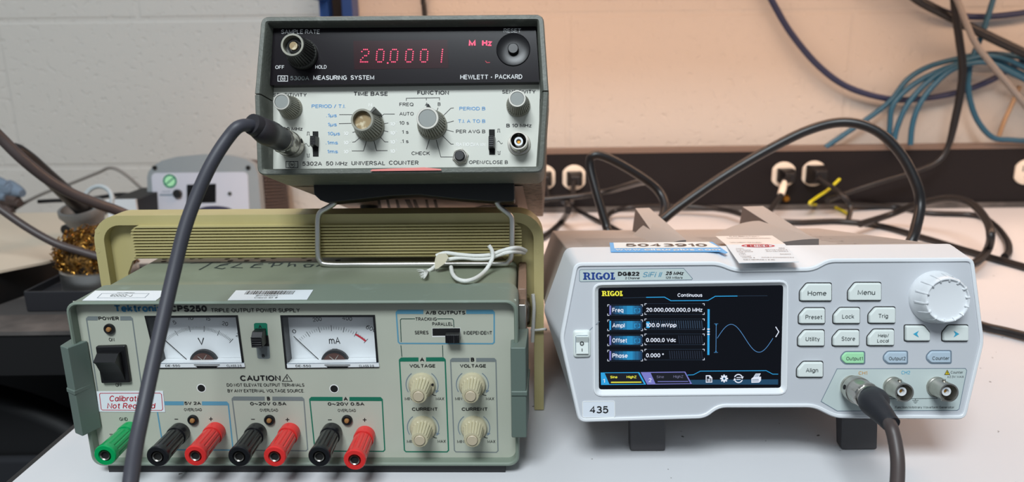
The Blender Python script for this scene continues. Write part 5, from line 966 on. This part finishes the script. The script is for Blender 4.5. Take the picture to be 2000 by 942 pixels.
mb = MB(); c = wy(1536, 388, 1.05); mb.lathe([(.0052, 0), (.0052, .004), (.0035, .007)], (c[0], 1.054, c[2]), (0, -1, 0), 'brass', 16); tag(build('ground_stud', mb), 'small brass stud under the sleeved plug', 'stud')
# cables hanging on the wall
WA = 1.066
cord('network_cable', 'dark navy cable hanging in one deep swag on the wall', 'cable', [(1440, -300, 'y', WA), (1450, -180, 'y', WA), (1470, -90, 'y', WA), (1488, -40, 'y', WA), (1507, 0, 'y', WA), (1545, 65, 'y', WA), (1600, 130, 'y', WA), (1660, 172, 'y', WA), (1740, 194, 'y', WA), (1810, 192, 'y', WA), (1880, 178, 'y', WA), (1935, 157, 'y', WA), (1980, 130, 'y', WA), (2030, 105, 'y', WA), (2090, 74, 'y', WA), (2500, -100, 'y', WA)], .0044, 'cord_navy')
cord('network_cable', 'navy cable curving along the top right of the wall', 'cable', [(1620, -300, 'y', 1.064), (1665, -120, 'y', 1.064), (1730, -48, 'y', 1.064), (1770, -20, 'y', 1.064), (1810, 8, 'y', 1.064), (1862, 28, 'y', 1.064), (1920, 33, 'y', 1.064), (2000, 25, 'y', 1.064), (2050, 14, 'y', 1.064), (2120, -4, 'y', 1.064), (2500, -120, 'y', 1.064)], .0045, 'cord_navy')
cord('power_cable', 'thick black cord slanting down across the top right of the wall', 'cord', [(1580, -300, 'y', 1.036), (1625, -150, 'y', 1.036), (1700, -70, 'y', 1.036), (1765, -22, 'y', 1.036), (1800, 4, 'y', 1.036), (1850, 30, 'y', 1.036), (1900, 56, 'y', 1.036), (1960, 85, 'y', 1.036), (2060, 132, 'y', 1.036), (2160, 178, 'y', 1.036), (2500, 330, 'y', 1.036)], .0062, 'cord_black')
cord('power_cable', 'black cord hanging straight down the wall and bending onto the raceway', 'cord', [(1858, -300, 'y', 1.02), (1860, -90, 'y', 1.02), (1862, -30, 'y', 1.02), (1866, 20, 'y', 1.02), (1874, 80, 'y', 1.02), (1880, 130, 'y', 1.02), (1876, 180, 'y', 1.02), (1864, 240, 'y', 1.02), (1852, 285, 'y', 1.02), (1832, 315, 'y', 1.02), (1790, 334, 'y', 1.02), (1720, 355, 'y', 1.02), (1650, 378, 'y', 1.02), (1615, 392, 'y', 1.0)], [.0052]*8+[.0040]*6, 'cord_black')
cord('coaxial_cable', 'pale grey cable slanting across the hanging coil', 'cable', [(1810, -300, 'y', 1.0), (1822, -140, 'y', 1.0), (1840, -70, 'y', 1.0), (1855, -30, 'y', 1.0), (1872, 5, 'y', 1.0), (1900, 75, 'y', 1.0), (1930, 118, 'y', 1.0), (1965, 160, 'y', 1.0), (2015, 220, 'y', 1.0), (2065, 280, 'y', 1.005), (2200, 380, 'y', 1.02)], .0040, 'cord_grey')
cb = .0038; y1, y2, y3, y4 = 1.058, 1.050, 1.044, 1.038
cord('network_cable', 'teal cable wound in a hanging coil at the right of the wall', 'cable', [(1612, 288, 'y', y1), (1650, 262, 'y', y1), (1700, 228, 'y', y1), (1740, 196, 'y', y1), (1772, 156, 'y', y1), (1810, 132, 'y', y1), (1860, 117, 'y', y1), (1920, 106, 'y', y1), (1970, 108, 'y', y1), (2040, 126, 'y', y1), (2120, 170, 'y', y1), (2140, 240, 'y', y1)], cb, 'cord_teal',
     extra=[([(1736, 284, 'y', y2), (1738, 245, 'y', y2), (1744, 206, 'y', y2), (1775, 172, 'y', y2), (1820, 145, 'y', y2), (1870, 126, 'y', y2), (1930, 116, 'y', y2), (1985, 140, 'y', y2), (2030, 170, 'y', y2), (2070, 230, 'y', y2), (2075, 285, 'y', y2)], cb, 'cord_teal'),
            ([(1744, 288, 'y', y3), (1752, 250, 'y', y3), (1772, 205, 'y', y3), (1810, 162, 'y', y3), (1862, 128, 'y', y3), (1920, 110, 'y', y3), (1970, 118, 'y', y3), (2030, 150, 'y', y3), (2095, 200, 'y', y3), (2110, 280, 'y', y3)], cb, 'cord_teal'),
            ([(1778, 283, 'y', y4), (1782, 245, 'y', y4), (1795, 206, 'y', y4), (1825, 165, 'y', y4), (1868, 132, 'y', y4), (1925, 122, 'y', y4), (1975, 142, 'y', y4), (2030, 175, 'y', y4), (2060, 230, 'y', y4), (2062, 285, 'y', y4)], cb, 'cord_teal'),
            ([(2000, -300, 'y', y2), (1964, -80, 'y', y2), (1948, -30, 'y', y2), (1938, 5, 'y', y2), (1922, 55, 'y', y2), (1908, 92, 'y', y2), (1896, 122, 'y', y2), (1891, 165, 'y', y2), (1897, 205, 'y', y2), (1912, 240, 'y', y2), (1938, 268, 'y', y2), (1970, 273, 'y', y2), (2030, 270, 'y', y2), (2100, 220, 'y', y2)], cb, 'cord_teal')])
cord('twine', 'tan twine hanging at the far right of the wall', 'string', [(1992, 168, 'y', 1.07), (1976, 205, 'y', 1.07), (1962, 235, 'y', 1.07), (1951, 266, 'y', 1.07)], .0030, 'cord_tan')
cord('power_cable', 'black cord hanging on the wall directly above the counter', 'cord', [(824, -300, 'y', 1.06), (826, -20, 'y', 1.06), (828, 10, 'y', 1.06), (832, 60, 'y', 1.06), (836, 140, 'y', 1.06), (834, 280, 'y', 1.06)], .0036, 'cord_black')

# ================================================================== STRING on the power supply lid
YS = .0575
def tl_(x_, y_, z_=.0995): return TEK.world(TEK.z(x_, y_, z_))
def ty_(x_, y_, v=YS): return TEK.world(TEK.y(x_, y_, v))
mb = MB(); rs_ = .0012
mb.tube([ty_(1027, 490, .074), ty_(1015, 485, .066), ty_(1000, 485), ty_(978, 491), ty_(958, 498), ty_(930, 500), ty_(900, 498), ty_(870, 494.5), ty_(852, 500)], rs_, 'string_white', 10, 6)
mb.tube([ty_(1024, 494, .074), ty_(1000, 492), ty_(975, 498), ty_(955, 505), ty_(930, 506), ty_(900, 504), ty_(872, 508), ty_(856, 516), ty_(843, 526), ty_(834, 531)], rs_, 'string_white', 10, 6)
mb.tube([ty_(955, 480, .054), ty_(961, 490, .054), ty_(962, 503, .053), ty_(956, 517, .050), tl_(946, 531), tl_(930, 543), tl_(910, 549), tl_(893, 545), tl_(884, 535), tl_(881, 522)], rs_, 'string_white', 10, 6)
rg = random.Random(5)
for i in range(16):
    a = rg.uniform(-1, 1); mb.tube([ty_(836, 530), tl_(830+3*a, 533+5*a), tl_(821+5*a+rg.uniform(-3, 3), 536+9*a, .098)], [.0006, .0004, .0002], 'string_white', 5, 3)
tag(build('tie_string', mb, sharp=60), 'white cotton string with a frayed end lying over the wire bail', 'string')
mb = MB(); a_ = [(851, 502), (858, 495), (872, 495), (876, 503), (870, 513), (856, 523), (850, 525), (849, 512)]
PZ = front(TEK, .0545); pp = [PZ.p(*q) for q in a_]
mb.loft([[TEK.world(PZ.q(a, .0004+.0008*math.sin(i*1.7))) for i, a in enumerate(pp)], [TEK.world(PZ.q(a, .0012+.0008*math.sin(i*1.7))) for i, a in enumerate(pp)]], 'paper_cream')
tag(build('paper_tag', mb), 'torn cream paper tag caught on the white string', 'tag')
mb = MB(); mb.tube([ty_(1041, 575, .075), ty_(1043, 600, .0745), ty_(1042, 625, .0745), ty_(1041, 645, .0745), ty_(1040, 668, .0748)], rs_, 'string_white', 10, 5); mb.tube([ty_(1036, 644, .075), ty_(1048, 645, .0745), ty_(1064, 643, .0745), ty_(1066, 644, .080)], .0008, 'string_white', 8, 5)
tag(build('tie_string', mb, sharp=60), 'white string tied around the right arm of the carry handle', 'string')

# ================================================================== SOLDERING THINGS ON THE SIDE TABLE
ss = bpy.data.objects.new('soldering_station', None); COL.objects.link(ss); ss.location = (-.40, .93, .0012); ss.empty_display_size = .02
tag(ss, 'grey soldering station with a pale face, dark display and green round sticker', 'soldering station')
SF = Frame((-.40, .93, .0012), 0, .17); ss.rotation_euler = (-.17, 0, 0); SP0 = front(SF, 0)
so_ = [SP0.p(*q) for q in ((287, 345), (289, 336), (297, 325), (315, 314), (345, 306), (400, 301), (450, 303), (480, 309), (498, 320), (505, 334), (507, 346))]
lo_x, hi_x = so_[0][0]-.003, so_[-1][0]+.003; ol_ = [(hi_x, .001), *[(a[0], a[1]) for a in reversed(so_)], (lo_x, .001)]
mb = MB(); mb.loft([[(a[0]*.985, -.002, a[1]*.985+.0005) for a in ol_], [(a[0], .001, a[1]) for a in ol_], [(a[0], .012, max(a[1], .003)) for a in ol_]], 'station_grey')
for x_, y_ in ((304, 328), (486, 328)): c = SP0.p(x_, y_); mb.lathe([(.0030, .001), (.0030, .0032)], (c[0], 0, c[1]), (0, -1, 0), 'dark_hole', 14)
build('front_frame', mb, ss)
mb = MB(); body = [(a[0]*.975, max(a[1]*.97, .001)) for a in ol_]; mb.loft([[(a[0], y_, max(a[1], .001+.18*y_)) for a in body] for y_ in (.012, .120)], 'station_side')
for i in range(13):
    z = .026+i*.0045; mb.box((hi_x*.975-.0005, .016, z), (hi_x*.975+.0012, .116, z+.0022), 'station_side')
build('case', mb, ss)
SP1 = front(SF, -.0022); fc = rrect(*SP1.p(303, 470), *SP1.p(484, 336), .006)
mb = MB(); mb.prism(SP1, [(a[0], max(a[1], .003)) for a in fc], 0, .001, 'station_face'); SPT = front(SF, -.0032)
mb.pline(SPT, [(312, 381), (337, 380.8)], 3.2, 'ink_arc', .0002); mb.pline(SPT, [(316, 374.5), (333, 374.3)], 1.2, 'ink_arc', .0002)
build('face_plate', mb, ss)
mb = MB(); mb.disc(SPT, SPT.p(332, 354), .0097, 'ink_pale', .0001); mb.disc(SPT, SPT.p(332, 354), .0092, 'ink_green', .0003); mb.disc(SPT, SPT.p(332, 354), .0068, 'rig_green', .0004); mb.pline(SPT, [(322, 362), (342, 346)], 2.4, 'ink_green', .0006); tag(build('round_sticker', mb, ss), 'green round sticker')
mb = MB(); mb.pprism(SPT, [(365, 361), (422, 359), (422, 396), (365, 397)], 0, .0008, 'black_gloss'); build('display', mb, ss, .0004)
mb = MB(); c = SPT.p(348, 378.5); mb.lathe([(.0056, 0), (.0056, .004), (.0048, .005)], (c[0], -.0032, c[1]), (0, -1, 0), 'black_plastic', 20); build('jack', mb, ss)
mb = MB(); c = SPT.p(449, 378.5); mb.lathe([(.0026, 0), (.0024, .0012)], (c[0], -.0032, c[1]), (0, -1, 0), 'knob_dark', 14); build('button', mb, ss)
mb = MB(); p_ = [wy(x_, y_, .86) for x_, y_ in ((372, 426), (388, 417), (404, 413), (425, 412), (446, 414), (460, 423))]; mb.tube(p_, [.003, .005, .006, .006, .005, .003], 'cloth_navy', 12, 5)
tag(build('rag', mb), 'dark navy rag lying in front of the soldering station', 'cloth')
cx0, cx1 = wy(208, 400, .88), wy(264, 390, .88)
mb = MB(); mb.box((cx0[0], .88, 0), (cx1[0], .884, cx1[2]), 'carton_white'); mb.box((cx0[0]+.001, .884, 0), (cx1[0]+.0005, .97, cx1[2]-.001), 'box_black'); tag(build('small_carton', mb), 'small dark carton with a white front left of the soldering station', 'box')
# iron holder
ih = bpy.data.objects.new('iron_holder', None); COL.objects.link(ih); ih.location = (-.49, .80, 0); ih.empty_display_size = .02; tag(ih, 'grey soldering iron holder with a funnel, behind the brass wool', 'iron holder')
O_ = np.array([-.49, .80, 0]); mb = MB(); q = [wy(x_, y_, .80)-O_ for x_, y_ in ((124, 505), (133, 440), (146, 427), (170, 432), (196, 452), (214, 505))]; q[0][2] = q[-1][2] = .001
mb.loft([[(a[0], -.004, a[2]) for a in q], [(a[0], .030, a[2]) for a in q]], 'holder_light'); build('stand', mb, ih, .003)
c = wy(133, 448, .796)-O_; mb = MB(); mb.lathe([(.0062, 0), (.0062, .005), (.005, .006)], (c[0], -.003, c[2]), (0, -1, 0), 'black_plastic', 20); build('screw_knob', mb, ih)
fo = wy(162, 413, .785)-O_; fax = wy(146, 372, .785)-wy(172, 440, .795); mb = MB(); mb.lathe([(.0235, .006), (.0205, .006), (.0205, .002), (.019, -.002), (.010, -.022), (.008, -.05)], fo, fax, 'holder_grey', 32, cap1=False); mb.lathe([(.0235, .006), (.0240, .000), (.0215, -.004), (.0125, -.026), (.010, -.05)], fo, fax, 'holder_grey', 32, cap1=True); build('funnel', mb, ih, sharp=50)
mb = MB(); r0 = wy(192, 392, .80)-O_; mb.tube([r0+np.array([.0155*math.cos(a), .006*math.sin(a), .015*math.sin(a)]) for a in np.linspace(0, 6.283, 18)], .0026, 'holder_light', 8, 3); build('ring', mb, ih)
cord('soldering_iron', 'black soldering iron standing in the grey funnel holder', 'soldering iron', [(24, 288, 'y', .70), (34, 294, 'y', .70), (60, 314, 'y', .71), (95, 346, 'y', .73), (130, 378, 'y', .75), (160, 404, 'y', .775), (172, 416, 'y', .785)], [.0046, .0066, .0072, .0075, .0082, .0100, .0050], 'cord_black', seg=14)
cord('iron_cable', 'thick dark cord crossing in front of the soldering iron', 'cord', [(-420, 40, 'y', .70), (-240, 105, 'y', .66), (-90, 196, 'y', .64), (-30, 240, 'y', .64), (0, 268, 'y', .645), (45, 312, 'y', .65), (95, 352, 'y', .66), (140, 378, 'y', .67), (190, 398, 'y', .68), (230, 412, 'y', .69), (270, 430, 'y', .70)], .0049, 'cord_brown', seg=14)
cord('iron_cable', 'dark cord curving down over the pale board to the brass wool', 'cord', [(-500, 330, 'y', .68), (-200, 330, 'y', .66), (-85, 360, 'y', .66), (-30, 385, 'y', .66), (0, 408, 'y', .66), (55, 446, 'y', .66), (110, 476, 'y', .66), (160, 492, 'y', .66), (215, 508, 'y', .66)], .0037, 'cord_brown')
cord('thin_cable', 'thin grey cable peaking on the wall left of the soldering station', 'cable', [(-10, 440, 'y', .98), (30, 408, 'y', .98), (80, 380, 'y', .98), (140, 358, 'y', .98), (190, 338, 'y', .98), (218, 328, 'y', .98), (250, 345, 'y', .98), (300, 392, 'y', .98)], .0022, 'cord_grey')
cord('thin_cable', 'black cable running level into the soldering station', 'cable', [(75, 394, 'y', .99), (110, 392, 'y', .99), (160, 391, 'y', .99), (200, 385, 'y', .99), (240, 380, 'y', .99), (292, 386, 'y', .99)], .0028, 'cord_black')
mb = MB(); rg = random.Random(11)
for i in range(9):
    x_, y_ = rg.uniform(-20, 45), rg.uniform(362, 405); mb.tube([wy(x_-28, y_+rg.uniform(-6, 14), .97), wy(x_, y_, .98), wy(x_+26, y_+rg.uniform(-2, 14), .97)], [.006, rg.uniform(.010, .014), .005], 'cloth_blue' if y_ < 385 else 'station_side', 10, 4)
tag(build('rag', mb), 'crumpled blue and brown rag against the wall at the far left', 'cloth')
cord('thin_cable', 'pinkish brown cord loosely curled below the crumpled rag', 'cable', [(-20, 452, 'z', .003), (5, 430, 'z', .003), (35, 408, 'z', .003), (80, 396, 'z', .003), (110, 398, 'z', .003)], .0030, 'cord_brown')
# board on its black box
mb = MB(); mb.loft([[(x, y, z) for x, y in ((-.70, .655), (-.490, .660), (-.478, .705), (-.478, .93), (-.70, .93))] for z in (.0016, .0326)], 'box_black'); tag(build('storage_box', mb, None, .001), 'low black box under the pale board on the side table', 'box')
mb = MB(); mb.loft([[(x, y, z) for x, y in ((-.70, .651), (-.4837, .6626), (-.458, .693), (-.452, .715), (-.468, .745), (-.470, .93), (-.70, .93))] for z in (.0327, .0352)], 'beige_board'); tag(build('board', mb, None), 'pale beige board lying on the low black box', 'board')
# tip cleaner
tc_ = bpy.data.objects.new('tip_cleaner_tray', None); COL.objects.link(tc_); tc_.location = (-.39, .675, .0017); tc_.empty_display_size = .02; tag(tc_, 'black tray with a silver tin, holding the brass wool', 'tray')
mb = MB(); lo_ = rrect(-.061, -.035, .055, .045, .004); mb.loft([[(a[0], a[1], 0) for a in lo_], [(a[0], a[1], .0195) for a in lo_], [(a[0], a[1], .0195) for a in inset(lo_, .0025)], [(a[0], a[1], .012) for a in inset(lo_, .003)]], 'tray_black'); build('tray', mb, tc_, .001)
mb = MB(); mb.lathe([(.034, .0121), (.034, .030), (.032, .031), (.031, .029)], (-.012, .010, 0), (0, 0, 1), 'steel', 40, cap0=True); build('tin', mb, tc_)
mb = MB(); rg = random.Random(21); wc = np.array([-.405, .690, .045])
for i in range(620):
    a, b = rg.uniform(0, 6.283), rg.uniform(-1, 1); s_ = math.sqrt(1-b*b); d = np.array([s_*math.cos(a), s_*math.sin(a), b]); p = wc+d*np.array([.040, .032, .026])*rg.uniform(.72, 1.0)
    e1 = np.cross(d, np.array([rg.uniform(-1, 1), rg.uniform(-1, 1), rg.uniform(-1, 1)])); e1 /= np.linalg.norm(e1); e2 = np.cross(d, e1); ax_ = d*.4+e1*.6; R_ = rg.uniform(.0012, .0030); ph = rg.uniform(0, 6.28)
    mb.tube([p+(e1*math.cos(ph+t_*1.3)+e2*math.sin(ph+t_*1.3))*R_+ax_*(t_-4)*.0016 for t_ in range(9)], .0006, 'brass_wool', 4, 2)
mb.lathe([(.004, -.020), (.026, -.014), (.031, 0), (.024, .014), (.006, .020)], wc, (0, 0, 1), 'wool_core', 20, cap0=True)
tag(build('brass_wool', mb, None, sharp=60), 'ball of curly golden brass wool sitting in the silver tin', 'brass wool')
